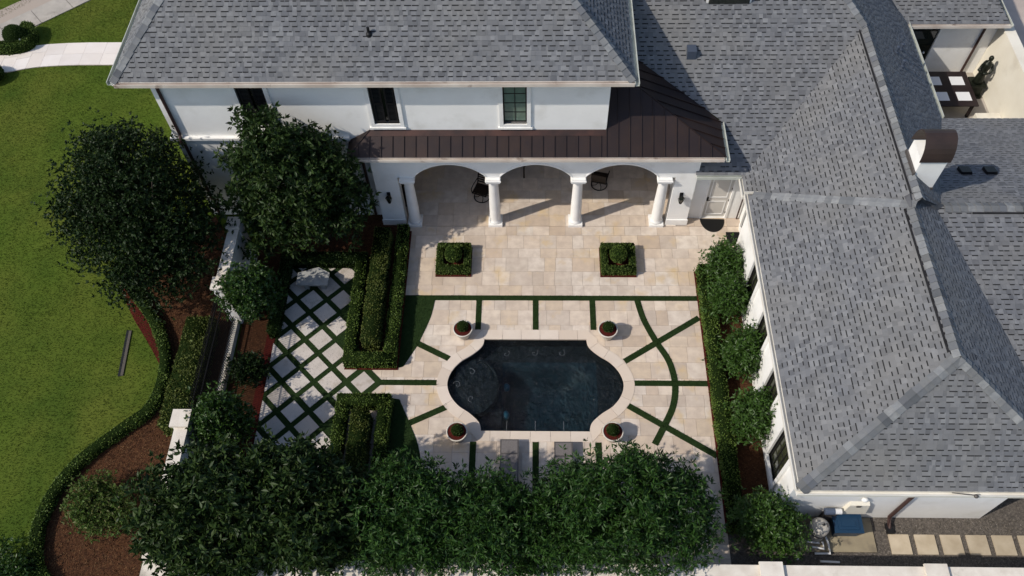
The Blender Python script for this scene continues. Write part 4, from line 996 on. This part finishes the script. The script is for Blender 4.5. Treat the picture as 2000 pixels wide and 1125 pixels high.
planter((2.55, 10.62, 0), 'white round pot with boxwood ball at the pool corner beside the big lower tree', p1)
# loungers
def lounger(loc, label):
    t = thing('sun_lounger', loc, label, 'sun lounger', 'grey loungers under the lower trees', world=False)
    f_ = build('frame', G().box(-.29, -.25, -1.85, 0, .28, .33).box(.25, .29, -1.85, 0, .28, .33).box(-.25, .25, -.04, 0, .28, .33).box(-.25, .25, -1.85, -1.81, .28, .33).box(-.25, .25, -.50, -.46, .285, .325), 'grey_metal', t)
    for x_ in (-.27, .27):
        for y_ in (-.12, -1.7): build('leg', G().box(x_-.02, x_+.02, y_-.02, y_+.02, .0, .28), 'grey_metal', t)
    build('sling_seat', G().box(-.25, .25, -.455, -.04, .318, .334).box(-.25, .25, -1.2, -.505, .318, .334), 'sling', t)
    build('sling_back', G().beam((0, -1.2, .335), (0, -1.85, .72), .5, .016), 'sling', t)
    return t
s1 = lounger((-.69, 10.40, .012), 'grey sling lounger half hidden by leaves, nearest the middle turf strip')
dup(s1, (1.0, 10.33, .012), 0, 'grey sling lounger mostly hidden by leaves, nearer the lower right pot')
t = thing('stone_bench', (-7.78, 16.4, 0), 'pale stone bench standing on the diamond paving', 'bench')
build('bench_seat', G().prism([(-8.32, 16.10), (-7.2, 16.10), (-7.2, 16.62), (-7.62, 16.86), (-8.32, 16.62)], .38, .46), 'bench_stone', t)
for x_ in (-8.1, -7.5): build('bench_leg', G().box(x_, x_+.16, 16.2, 16.55, .02, .38), 'bench_stone', t)

# ------------------------------------------------------------------ garden walls
def wall_thing(name, segs, label, cap=.05, h=2.15, posts=()):
    t = thing(name, (segs[0][0], segs[0][2], 0), label, 'wall')
    for (x0, x1, y0, y1) in segs:
        build('wall_body', G().box(x0, x1, y0, y1, -.06, h-.08), 'stucco', t)
        build('wall_coping', G().box(x0-cap, x1+cap, y0-cap, y1+cap, h-.08, h), 'wall_cap', t)
    for (x, y, s, hh) in posts:
        p = build('post', G().box(x-s, x+s, y-s, y+s, -.06, hh-.08), 'stucco', t); build('post_cap', G().box(x-s-.04, x+s+.04, y-s-.04, y+s+.04, hh-.08, hh), 'wall_cap', p)
    return t
wall_thing('garden_wall', [(-10.40, -10.12, 15.2, 17.3)], 'white garden wall segment between dark tree and magnolia', posts=[(-10.28, 17.5, .2, 2.25), (-10.28, 15.0, .2, 2.25)])
wall_thing('garden_wall', [(-10.52, -10.22, 6.15, 9.95)], 'white garden wall segment with square post above the red-brown bed', posts=[(-10.42, 10.2, .24, 2.25)])
sw = wall_thing('boundary_wall', [(-10.52, 17, 5.55, 6.10)], 'long white boundary wall along the bottom behind the trees', h=2.0, posts=[(-1.9, 5.9, .30, 2.12), (6.4, 5.9, .27, 2.12), (10.75, 5.9, .26, 2.12)])
fence = thing('iron_fence', (-10.28, 12.6, 0), 'black iron picket fence on low white curb between wall posts', 'fence')
build('curb', G().box(-10.36, -10.18, 10.46, 14.78, -.06, .22), 'balustrade', fence)
for z in (.45, 1.55, 2.0): build('rail', G().box(-10.295, -10.265, 10.46, 14.78, z, z+.035), 'iron', fence)
for k in range(50):
    y_ = 10.52+k*.085; build('picket', G().lathe([(.016, .22), (.016, 2.12), (.030, 2.17), (.003, 2.30)], (-10.28, y_, 0), 6), 'iron', fence)
for k in range(18): build('baluster', G().box(-10.24, -10.18, 11.6+k*.105, 11.6+k*.105+.055, .22, .34), 'balustrade', fence)

# ------------------------------------------------------------------ hedges
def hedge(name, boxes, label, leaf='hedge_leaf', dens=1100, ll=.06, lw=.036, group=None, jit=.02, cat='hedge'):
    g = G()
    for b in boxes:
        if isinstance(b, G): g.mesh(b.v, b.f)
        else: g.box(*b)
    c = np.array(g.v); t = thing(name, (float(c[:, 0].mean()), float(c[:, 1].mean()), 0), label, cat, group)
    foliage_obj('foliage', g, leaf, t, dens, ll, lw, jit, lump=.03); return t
hz0, hh = 0.0, .5
hedge('low_hedge', [(-4.92, -4.56, 13.42, 18.75, 0, hh), (-6.28, -4.56, 13.05, 13.42, 0, hh), (-6.28, -5.95, 13.42, 17.1, 0, hh)], 'low clipped hedge in a U round the tall upper hedge block')
hedge('low_hedge', [(-6.28, -4.56, 11.52, 11.88, 0, hh), (-6.28, -5.95, 8.7, 11.52, 0, hh), (-4.92, -4.56, 8.9, 11.52, 0, hh)], 'low clipped hedge in a U round the lower hedge block by the trees')
hedge('tall_hedge', [(-5.70, -5.16, 13.72, 18.4, 0, .80)], 'tall dark clipped hedge block inside the upper U hedge', 'hedge_olive', 1200)
hedge('tall_hedge', [(-5.70, -5.16, 8.9, 11.22, 0, .72)], 'clipped hedge block inside the lower U hedge', 'hedge_olive', 1200)
hedge('low_hedge', [(-9.02, -5.96, 17.12, 17.5, 0, hh), (-9.02, -8.68, 14.2, 17.12, 0, hh-.02)], 'low dark hedge framing the top of the diamond paving', 'hedge_dark')
hedge('long_hedge', [(5.86, 6.28, 7.6, 16.95, -.02, .58)], 'long narrow clipped hedge between pool paving and wing shrubs', 'hedge_leaf', 1100)
struct('red_mulch_edge', G().box(5.80, 5.86, 7.6, 17.0, -.03, .045).box(-4.56, -4.49, 13.0, 18.8, -.03, .03).box(-6.3, -4.5, 12.99, 13.05, -.03, .031), 'red_mulch')
LC = [(-14.7, 16.6), (-13.75, 15.5), (-12.95, 14.5), (-12.42, 13.4), (-12.28, 12.4), (-12.45, 11.45), (-13.15, 10.75), (-14.2, 9.65), (-14.72, 8.6), (-14.85, 7.5), (-14.6, 6.5), (-14.1, 5.9)]
LCs = catmull(LC, 4)
g = G(); strip(g, LCs, .32, -.06, .27); hedge('curved_hedge', [g], 'low hedge curving along the lawn round the red-brown bed', 'hedge_leaf', 1100)
hedge('outer_hedge', [(-11.75, -10.85, 10.6, 14.6, -.05, .75)], 'broad olive green hedge outside the black iron fence', 'hedge_olive', 1000, .075, .045)
bedpoly = [tuple(p) for p in LCs]+[(-10.5, 5.9), (-10.5, 17.2), (-12.05, 19.55), (-13.0, 18.2)]
struct('mulch_bed', G().prism(ccw(bedpoly), -.068, -.02, bottom=False), 'mulch')
crs = offset_path(catmull([(-14.55, 16.5), (-13.75, 15.5), (-12.95, 14.5), (-12.42, 13.4), (-12.30, 12.4)], 5), .22)
crs2 = [(p[0]-.30*math.sin(math.pi*i/(len(crs)-1)), p[1]-.12*math.sin(math.pi*i/(len(crs)-1))) for i, p in enumerate(crs)]
crs, crs2 = [(p[0], p[1]) for p in crs], crs2
g = G()
LA = offset_path(catmull([(-14.7, 16.6), (-13.75, 15.5), (-12.95, 14.5), (-12.42, 13.4), (-12.28, 12.4), (-12.45, 11.45), (-13.15, 10.75)], 5), .20)
for i in range(len(LA)-1):
    w0 = .06+.30*max(0, math.sin(math.pi*i/16)) if i < 16 else .06; w1 = .06+.30*max(0, math.sin(math.pi*(i+1)/16)) if i+1 < 16 else .06
    g.face([(LA[i][0], LA[i][1], -.055), (LA[i+1][0], LA[i+1][1], -.055), (LA[i+1][0]-w1*.85, LA[i+1][1]-w1*.5, -.055), (LA[i][0]-w0*.85, LA[i][1]-w0*.5, -.055)])
struct('red_mulch_crescent', g, 'red_mulch')
# mulch chips scattered over the bed
P, Nr = sample_surface(G().mesh([(x_, y_, -.02) for x_, y_ in ccw(bedpoly)], [tuple(t) for t in [list(range(len(bedpoly)))]]), 1)
def in_poly(X, Y, poly):
    r = np.zeros(len(X), bool); j = len(poly)-1
    for i in range(len(poly)):
        xi, yi = poly[i]; xj, yj = poly[j]; c = ((yi > Y) != (yj > Y)) & (X < (xj-xi)*(Y-yi)/(yj-yi+1e-12)+xi); r ^= c; j = i
    return r
def scatter(poly, n, z):
    a = np.array(poly); lo, hi = a.min(0), a.max(0); X = RNG.uniform(lo[0], hi[0], n); Y = RNG.uniform(lo[1], hi[1], n); k = in_poly(X, Y, poly); return np.stack([X[k], Y[k], np.full(k.sum(), z)], 1)
def chips(name, P, material, l, w, tilt=.25):
    n_ = len(P); a = RNG.uniform(0, 2*np.pi, n_); D = norm(np.stack([np.cos(a), np.sin(a), RNG.normal(0, tilt, n_)], 1)); V, F = leaves(P, D, RNG.uniform(.5, 1.4, n_)*l, RNG.uniform(.6, 1.3, n_)*w, .3)
    return tag(link(name, fast_mesh(name, V, F, [material])), kind='stuff')
tag(chips('mulch_chips', scatter([tuple(p) for p in bedpoly], 26000, -.012), 'mulch_chip', .07, .02), 'red-brown bark chips lying on the beds', 'mulch')

# ------------------------------------------------------------------ trees and shrubs
def crown_mesh(name, lobes, leaf, parent, clumps, per, ll, lw, whorl=7, spread=.22, inner=.45, droop=0.0, base=None):
    A = np.array(lobes, float); wts = (A[:, 3]*A[:, 4]*A[:, 5])**(2/3); k = RNG.choice(len(A), clumps, p=wts/wts.sum())
    d = norm(RNG.normal(size=(clumps, 3))); d[:, 2] = np.where(d[:, 2] < -.35, -d[:, 2], d[:, 2])
    rr = inner+(1.04-inner)*RNG.random((clumps, 1))**.55
    spk = RNG.random((clumps, 1)) < .12; rr = np.where(spk, rr*1.16, rr)
    C = A[k, :3]+d*A[k, 3:6]*rr
    tips = np.repeat(C, per, 0)+RNG.normal(0, spread, (clumps*per, 3)); outd = np.repeat(norm(d*np.array([1, 1, .8])+np.array([0, 0, .35])), per, 0)
    axis = norm(outd+RNG.normal(0, .45, tips.shape)); n_ = len(tips)
    T = np.repeat(tips, whorl, 0); AX = np.repeat(axis, whorl, 0); r = RNG.normal(size=T.shape); side = norm(np.cross(AX, r))
    ang = RNG.uniform(.7, 1.5, (len(T), 1)); D = norm(AX*np.cos(ang)+side*np.sin(ang)-np.array([0, 0, droop])); T = T+AX*RNG.uniform(-.05, .05, (len(T), 1))*ll*3
    sc = RNG.uniform(.65, 1.25, len(T)); V, F = leaves(T, D, ll*sc, lw*sc, .18)
    o = link(name, fast_mesh(name, V, F, [leaf]), parent); return o, C
def tree(name, base, lobes, label, cat, leaf, clumps=170, per=13, ll=.17, lw=.065, whorl=7, spread=.2, trunk_r=.14, limbs=14, inner=.45, group=None, droop=0.0):
    clumps = int(clumps*1.4); t = thing(name, base, label, cat, group); o, C = crown_mesh('crown', lobes, leaf, t, clumps, per, ll, lw, whorl, spread, inner, droop)
    A = np.array(lobes); top = A[:, 2].max(); cx_, cy_ = A[:, 0].mean(), A[:, 1].mean(); g = G(); b = np.array(base)
    fork = np.array([b[0]+(cx_-b[0])*.5, b[1]+(cy_-b[1])*.5, b[2]+(top-b[2])*.45])
    g.tube([tuple(b-np.array([0, 0, .1])), tuple(b+(fork-b)*.5+np.array([.05, -.04, 0])), tuple(fork), tuple(fork+np.array([(cx_-b[0])*.4, (cy_-b[1])*.4, (top-b[2])*.4]))], [trunk_r*1.25, trunk_r, trunk_r*.8, trunk_r*.35], 9)
    for i in RNG.choice(len(C), min(limbs, len(C)), replace=False):
        e = C[i]; s = b+(fork-b)*RNG.uniform(.55, 1.0); m_ = (s+e)/2+np.array([RNG.normal(0, .08), RNG.normal(0, .08), .12]); g.tube([tuple(s), tuple(m_), tuple(e)], [trunk_r*.42, trunk_r*.26, trunk_r*.08], 6)
    build('trunk', g, 'bark', t, True); return t
def mv_l(lobes, dx=0, dy=0, dz=0, k=1.0):
    c = np.array(lobes)[:, :3].mean(0); return [tuple(c+(np.array(l[:3])-c)*k+np.array([dx, dy, dz]))+tuple(np.array(l[3:])*k) for l in lobes]
# dark round tree on the lawn side
tree('round_tree', (-12.9, 16.9, -.05), mv_l([(-13.3, 17.5, 3.0, 2.1, 2.0, 2.0), (-13.9, 16.9, 2.4, 1.7, 1.6, 1.5), (-12.3, 17.1, 2.6, 1.6, 1.7, 1.7), (-13.0, 16.2, 2.2, 1.6, 1.4, 1.4), (-13.1, 18.0, 4.0, 1.4, 1.3, 1.2), (-11.7, 16.4, 2.0, 1.1, 1.1, 1.2), (-12.6, 15.6, 1.6, 1.3, 1.0, 1.1)], -.1, .1, .1, 1.1),
     'large dark round tree on the lawn beside the white house corner', 'tree', 'leaf_dark', 640, 15, .11, .055, 7, .22, .13, 22, .35)
# magnolia in front of the white wall
tree('magnolia_tree', (-7.6, 18.5, 0), mv_l([(-7.9, 18.2, 3.6, 1.35, 1.1, 1.5), (-8.5, 18.3, 2.6, 1.3, 1.0, 1.2), (-7.1, 18.3, 2.4, 1.35, 1.0, 1.2), (-7.9, 18.0, 4.7, .8, .75, 1.0), (-8.9, 18.4, 3.9, .8, .7, .9), (-6.9, 18.2, 3.7, .8, .8, .9), (-7.6, 17.7, 1.9, 1.4, .9, 1.0), (-8.6, 17.6, 1.6, 1.0, .9, .9), (-8.0, 18.45, 5.55, .28, .28, .75), (-8.7, 18.5, 5.0, .28, .28, .75), (-7.1, 18.3, 4.7, .28, .28, .6), (-6.3, 18.2, 3.6, .4, .4, .4), (-6.35, 18.3, 2.3, .45, .45, .4)], -.12, -.05, .25, 1.16),
     'magnolia tree standing in front of the white house wall left of the porch', 'tree', 'leaf_magnolia', 330, 11, .19, .075, 7, .17, .12, 20, .35)
# row along the bottom wall
LOW = [('magnolia_tree', (-8.3, 7.3), [(-8.6, 7.2, 3.4, 1.9, 1.5, 1.7), (-9.2, 7.3, 2.6, 1.5, 1.4, 1.3), (-7.6, 7.2, 2.9, 1.4, 1.5, 1.4), (-8.5, 6.9, 2.6, 1.7, .9, 1.2), (-8.2, 7.6, 4.3, .9, .9, .9), (-9.7, 6.9, 2.4, 1.0, .8, 1.0)], 'large magnolia tree at the bottom left beside the red-brown bed', 'leaf_magnolia', .19, .075, 300),
       ('magnolia_tree', (-6.0, 7.5), [(-6.2, 7.4, 3.5, 1.4, 1.4, 1.6), (-5.6, 7.2, 2.9, 1.2, 1.3, 1.4), (-6.6, 8.0, 4.0, .9, .8, .9), (-5.9, 6.9, 2.7, 1.3, .9, 1.2), (-6.9, 7.7, 3.2, 1.0, 1.0, 1.1)], 'olive tinged magnolia tree below the diamond paving', 'leaf_magnolia', .20, .075, 230),
       ('evergreen_tree', (-3.5, 7.2), [(-3.5, 7.3, 3.2, 1.6, 1.4, 1.6), (-4.2, 7.3, 2.5, 1.2, 1.2, 1.2), (-2.9, 7.1, 2.8, 1.2, 1.2, 1.4), (-3.6, 6.9, 2.6, 1.4, .9, 1.2), (-3.3, 7.8, 4.0, .9, .8, .8)], 'dense green tree below the lower U hedge', 'leaf_green', .16, .042, 280),
       ('evergreen_tree', (-1.2, 7.1), [(-1.2, 7.2, 3.0, 1.3, 1.3, 1.5), (-.6, 7.1, 2.5, 1.1, 1.2, 1.2), (-1.6, 7.3, 3.5, .9, .9, .9), (-1.1, 6.9, 2.5, 1.1, .8, 1.1)], 'smaller green tree in front of the half hidden lounger', 'leaf_green', .16, .042, 200),
       ('evergreen_tree', (2.2, 7.3), [(2.2, 7.4, 3.4, 2.0, 1.5, 1.7), (1.1, 7.3, 2.8, 1.4, 1.4, 1.4), (3.3, 7.4, 3.0, 1.5, 1.4, 1.5), (2.2, 6.9, 2.7, 1.9, .9, 1.3), (2.6, 7.9, 4.1, 1.2, .8, .9), (.4, 7.1, 2.6, 1.1, 1.2, 1.3), (4.1, 7.4, 2.8, .9, 1.2, 1.2)], 'widest dense green tree at the bottom below the pool', 'leaf_green', .16, .042, 380)]
SHF = [(.15, -.25, -.25), (0, -.15, -.25), (0, -.2, -.55), (0, -.2, -.45), (0, -.15, -.45)]
for (nm, b, lobes, lab, lf, l_, w_, n_), sh in zip(LOW, SHF): tree(nm, (b[0], b[1], 0), mv_l(lobes, *sh), lab, 'tree', lf, n_, 13, l_, w_, 7, .19, .12, 16, .4, 'trees along the bottom wall')
def shrub(name, base, r, label, leaf, clumps=60, per=12, ll=.11, lw=.045, group=None, hgt=1.0, spread=.12, droop=0.0):
    lobes = [(base[0]+random.uniform(-.5, .5)*r, base[1]+random.uniform(-.5, .5)*r, base[2]+hgt*random.uniform(.4, .8), r*random.uniform(.45, .8), r*random.uniform(.45, .8), hgt*random.uniform(.3, .5)) for _ in range(5)]
    lobes.append((base[0], base[1], base[2]+hgt*.55, r*.8, r*.8, hgt*.5))
    return tree(name, base, lobes, label, 'shrub', leaf, clumps, per, ll, lw, 6, spread, .04, 8, .3, group, droop)
shrub('leafy_shrub', (-9.5, 14.95, 0), .85, 'bright green shrub spilling over the wall above the iron fence', 'leaf_mid', 130, 12, .12, .06, None, 2.6, .16)
shrub('leafy_shrub', (-9.4, 10.35, 0), .85, 'green shrub below the iron fence beside the white post', 'leaf_mid', 130, 12, .12, .06, None, 2.5, .16)
shrub('leafy_shrub', (-9.35, 12.6, 0), .5, 'dark shrub in shade behind the white curb of the fence', 'leaf_dark', 50, 12, .11, .05, None, 1.0, .13)
shrub('leafy_shrub', (-13.05, 8.2, -.03), .95, 'low reddish green shrub alone in the red-brown bed', 'leaf_reddish', 170, 14, .09, .045, None, .9, .14)
RS = [((6.72, 16.75, 0), .50, 1.35, 'shrub at the wing side door end of the narrow bed'), ((6.68, 15.25, 0), .64, 1.45, 'shrub second from the side door along the wing'), ((6.80, 13.15, 0), .62, 1.45, 'middle shrub in the narrow bed along the wing windows'), ((6.74, 10.95, 0), .60, 1.45, 'shrub fourth from the side door along the wing')]
for b, r, hgt, lab in RS: shrub('wing_shrub', b, r, 'glossy green '+lab, 'leaf_bright', 120, 11, .13, .045, 'shrubs along the wing', hgt, .19, droop=.15)
shrub('wing_shrub', (6.85, 7.5, -.05), .92, 'large bright green shrub beside the tan filter tank', 'leaf_bright', 130, 13, .11, .045, None, 1.9, .16)
shrub('corner_plant', (-15.2, 6.35, -.05), .7, 'dark leafy plant at the bottom left edge of the lawn', 'leaf_mid', 45, 10, .11, .05, None, .6, .13)

# ------------------------------------------------------------------ front walk, sidewalk, far topiary
walk_poly = catmull([(-24.5, 28.05), (-23.3, 28.1), (-22.0, 28.45), (-20.5, 28.6), (-18.5, 28.62), (-12.3, 28.62)], 5)
g = G(); strip(g, walk_poly, 1.45, -.06, -.045); walk = struct('front_walk', g, 'mortar')
A_, B_ = walk_poly, None
up_, lo_ = offset_path(walk_poly, -.72), offset_path(walk_poly, .72)
def along(path, s):
    d = 0
    for a, b in zip(path, path[1:]):
        l = math.dist(a, b)
        if d+l >= s: q = (s-d)/l; return (a[0]+(b[0]-a[0])*q, a[1]+(b[1]-a[1])*q)
        d += l
    return path[-1]
s = 0.0
while s < 12:
    ds = random.choice((.6, .8, .9)); cut_ = random.choice((.35, .5, .65))
    for (f0, f1) in ((0, cut_), (cut_, 1)):
        c4 = []
        for ss, ff in ((s+.004, f0), (s+ds-.004, f0), (s+ds-.004, f1), (s+.004, f1)):
            a, b = along(lo_, ss), along(up_, ss); ff = ff+(.003 if ff == f0 else -.003); c4.append((a[0]+(b[0]-a[0])*ff, a[1]+(b[1]-a[1])*ff))
        build('paver', G().prism(ccw(c4), -.05, -.018+random.uniform(-.002, .002), bottom=False), 'travertine_pale', walk)
    s += ds
sidewalk = struct('sidewalk', G().face([(-25.5, 28.1, -.064), (-23.8, 29.1, -.064), (-20.2, 33.2, -.064), (-21.6, 34.4, -.064), (-26.5, 30.0, -.064)]), 'mortar')
e1 = np.array((.74, .67)); e2 = np.array((-.67, .74)); o_ = np.array((-23.55, 29.65))
for k in range(-2, 4):
    c4 = [o_+e1*(k*1.55+.012)+e2*0, o_+e1*((k+1)*1.55-.012), o_+e1*((k+1)*1.55-.012)+e2*1.2, o_+e1*(k*1.55+.012)+e2*1.2]; build('slab', G().prism(ccw([tuple(p) for p in c4]), -.066, -.028+random.uniform(-.003, .003), bottom=False), 'concrete', sidewalk)
g = G(); strip(g, catmull([(-22.95, 30.05), (-22.55, 29.95), (-22.35, 29.45), (-22.45, 28.95), (-23.1, 28.75), (-24.2, 28.75)], 5), .42, -.06, .42); hedge('curved_hedge', [g], 'small curling hedge round the topiary ball at the front walk', 'hedge_leaf', 1000)
t = thing('topiary_ball', (-22.9, 29.3, 0), 'dark clipped topiary ball inside the curling hedge by the sidewalk', 'topiary'); foliage_obj('foliage', G().sphere((-22.95, 29.3, .42), (.47, .47, .47), 18, 12), 'hedge_dark', t, 1500, .05, .03, .012)
tag(build('garden_ornament', G().lathe([(.09, 0), (.07, .15), (.10, .3), (.04, .42), (.06, .5), (.01, .56)], (-22.62, 29.02, -.05), 10), 'trim', None, True), 'small white ornament beside the topiary ball', 'ornament')
hedge('curved_hedge', [G().sphere((-23.5, 27.05, .25), (.75, .6, .42), 16, 8)], 'rounded clipped hedge end below the front walk at the left edge', 'hedge_dark', 1100)
t = thing('lawn_drain', (-14.0, 13.6, -.06), 'narrow stone drain strip set in the lawn', 'drain')
build('drain_stone', G().beam((-13.99, 14.5, -.055), (-13.82, 12.75, -.055), .09, .05), 'pebble', t); build('drain_slot', G().beam((-14.08, 14.52, -.055), (-13.91, 12.73, -.055), .09, .03), 'black', t)

# ------------------------------------------------------------------ equipment yard
struct('gravel_yard', G().box(5.84, 17, 6.1, 8.13, -.07, -.02).box(13.4, 17, 8.13, 10.3, -.07, -.02), 'gravel')
tag(chips('gravel_stones', np.concatenate([scatter([(5.9, 6.1), (17, 6.1), (17, 8.13), (5.9, 8.13)], 16000, -.018)]), 'pebble', .05, .03, .4), 'small grey gravel in the side yard', 'gravel')
struct('equipment_pad', G().box(7.9, 10.13, 7.08, 8.10, -.04, .03), 'pad')
path = struct('stepping_path', G().box(10.5, 15, 6.98, 7.65, -.045, -.012), 'gravel')
for k in range(6): x_ = 10.56+.755*k; build('stepping_stone', G().prism([(x_, 7.03), (x_+.59, 7.03), (x_+.59, 7.61), (x_, 7.61)], -.03, .03), 'step_stone', path)
for k in range(7): x_ = 8.0+.755*k; build('stepping_stone', G().prism([(x_, 6.2), (x_+.59, 6.2), (x_+.59, 6.55), (x_, 6.55)], -.03, .02), 'step_stone', path)
t = thing('filter_tank', (8.36, 7.6, .03), 'tan round pool filter tank beside the bright shrub', 'filter tank')
build('tank', G().lathe([(.25, 0), (.28, .04), (.28, .66), (.265, .75), (.20, .83), (.1, .865), (.02, .87)], (8.36, 7.6, .03), 26), 'plastic_tan', t, True); build('clamp_band', G().lathe([(.29, .50), (.30, .52), (.30, .55), (.29, .57)], (8.36, 7.6, .03), 26), 'grey_metal', t); build('valve_knob', G().lathe([(.035, .86), (.035, .92), (.02, .93)], (8.42, 7.6, .03), 10), 'black', t)
for dx_ in (-.13, .17): build('lid_grip', G().box(8.36+dx_-.03, 8.36+dx_+.03, 7.54, 7.66, .84, .875), 'grey_metal', t)
t = thing('storage_bin', (9.25, 7.74, .03), 'blue plastic lidded bin on the concrete pad', 'bin')
build('bin_body', G().mesh([(8.90, 7.54, .03), (9.60, 7.54, .03), (9.60, 7.96, .03), (8.90, 7.96, .03), (8.86, 7.50, .52), (9.64, 7.50, .52), (9.64, 8.0, .52), (8.86, 8.0, .52)], [(0, 1, 5, 4), (1, 2, 6, 5), (2, 3, 7, 6), (3, 0, 4, 7), (4, 5, 6, 7)]), 'plastic_blue', t)
ld_ = build('bin_lid', G().box(8.83, 9.67, 7.47, 8.03, .52, .56), 'plastic_blue', t); build('lid_panel', G().box(8.95, 9.55, 7.57, 7.93, .56, .585), 'plastic_blue', ld_); build('lid_handle', G().box(9.05, 9.45, 7.65, 7.85, .585, .60), 'plastic_blue', ld_)
t = thing('pool_pump', (8.7, 8.02, .03), 'slate blue pump motor with white end by the white wall', 'pump')
build('motor', G().tube([(8.50, 7.98, .95), (8.78, 7.98, .95)], .10, 14), 'plastic_slate', t); build('motor_cap', G().tube([(8.785, 7.98, .95), (8.98, 7.98, .95)], .085, 14), 'pvc', t); build('bracket', G().box(8.60, 8.90, 7.95, 8.12, .03, .86), 'grey_metal', t)
t = thing('heater_box', (9.35, 8.05, .03), 'white equipment box on the wing wall above the blue bin', 'equipment box')
build('box_body', G().mesh([(9.05, 7.99, .7), (9.75, 7.99, .7), (9.75, 8.129, .7), (9.05, 8.129, .7), (9.12, 8.02, 1.35), (9.68, 8.02, 1.35), (9.68, 8.129, 1.4), (9.12, 8.129, 1.4)], [(0, 1, 5, 4), (1, 2, 6, 5), (2, 3, 7, 6), (3, 0, 4, 7), (4, 5, 6, 7), (3, 2, 1, 0)]), 'cream_stucco', t); build('latch', G().box(9.3, 9.42, 7.985, 8.01, 1.28, 1.36), 'grey_metal', t); build('support', G().box(9.2, 9.6, 8.05, 8.12, .03, .70), 'pvc', t)
tag(build('wall_lamp', G().sphere((9.42, 8.06, 1.72), (.10, .07, .08), 12, 7), 'trim', None, True), 'small white lamp on the wing wall above the equipment box', 'lamp')
def pvc(pts, label): tag(build('pvc_pipe', G().tube(pts, .032, 8), 'pvc'), label, 'pipe', 'white pipes round the filter tank')
pvc([(8.0, 7.36, .14), (8.45, 7.30, .14)], 'upper straight white pipe below the filter tank'); pvc([(8.22, 7.20, .10), (8.58, 7.14, .10), (8.56, 7.35, .10)], 'bent white pipe between the straight ones')
pvc([(8.27, 7.0, .12), (8.72, 7.0, .12), (8.72, 7.26, .12), (8.68, 7.5, .12), (8.66, 7.6, .55)], 'long white pipe rising beside the filter tank'); pvc([(8.40, 6.78, .10), (8.95, 6.76, .10)], 'lowest white pipe near the boundary wall'); pvc([(7.75, 6.95, .05), (7.75, 6.95, .35), (7.66, 6.75, .35)], 'short upright white pipe under the bright shrub')

# ------------------------------------------------------------------ lawn grass
lawn_poly = [(-27, 5), (-15.2, 5), (-14.8, 6.3), (-15.2, 7.4), (-15.0, 8.7), (-14.45, 9.8), (-13.4, 10.85), (-12.72, 11.6), (-12.55, 12.6), (-12.85, 13.9), (-13.6, 15.1), (-14.6, 16.3), (-13.2, 18.4), (-12.2, 19.7), (-12.2, 27.9), (-27, 27.9)]
lawn_up = [(-21.8, 29.4), (-12.2, 29.4), (-12.2, 34), (-20.2, 34), (-22.6, 30.8)]
P = np.concatenate([scatter(lawn_poly, 150000, -.072), scatter(lawn_up, 26000, -.072), scatter([(-27, 31.2), (-24.6, 30.9), (-22.6, 33), (-27, 36)], 5000, -.072)])
P = P+RNG.normal(0, .01, P.shape)*np.array([1, 1, 0])
D = norm(RNG.normal(0, .55, P.shape)*np.array([1, 1, .2])+np.array([.15, .1, .8])); V, F = leaves(P, D, RNG.uniform(.035, .075, len(P)), RNG.uniform(.012, .022, len(P)))
tag(link('lawn_grass', fast_mesh('lawn_grass', V, F, ['grass'])), 'short mown green grass over the lawn', 'grass', kind='stuff')
for o in bpy.data.objects:
    if '_w' in o: del o['_w']
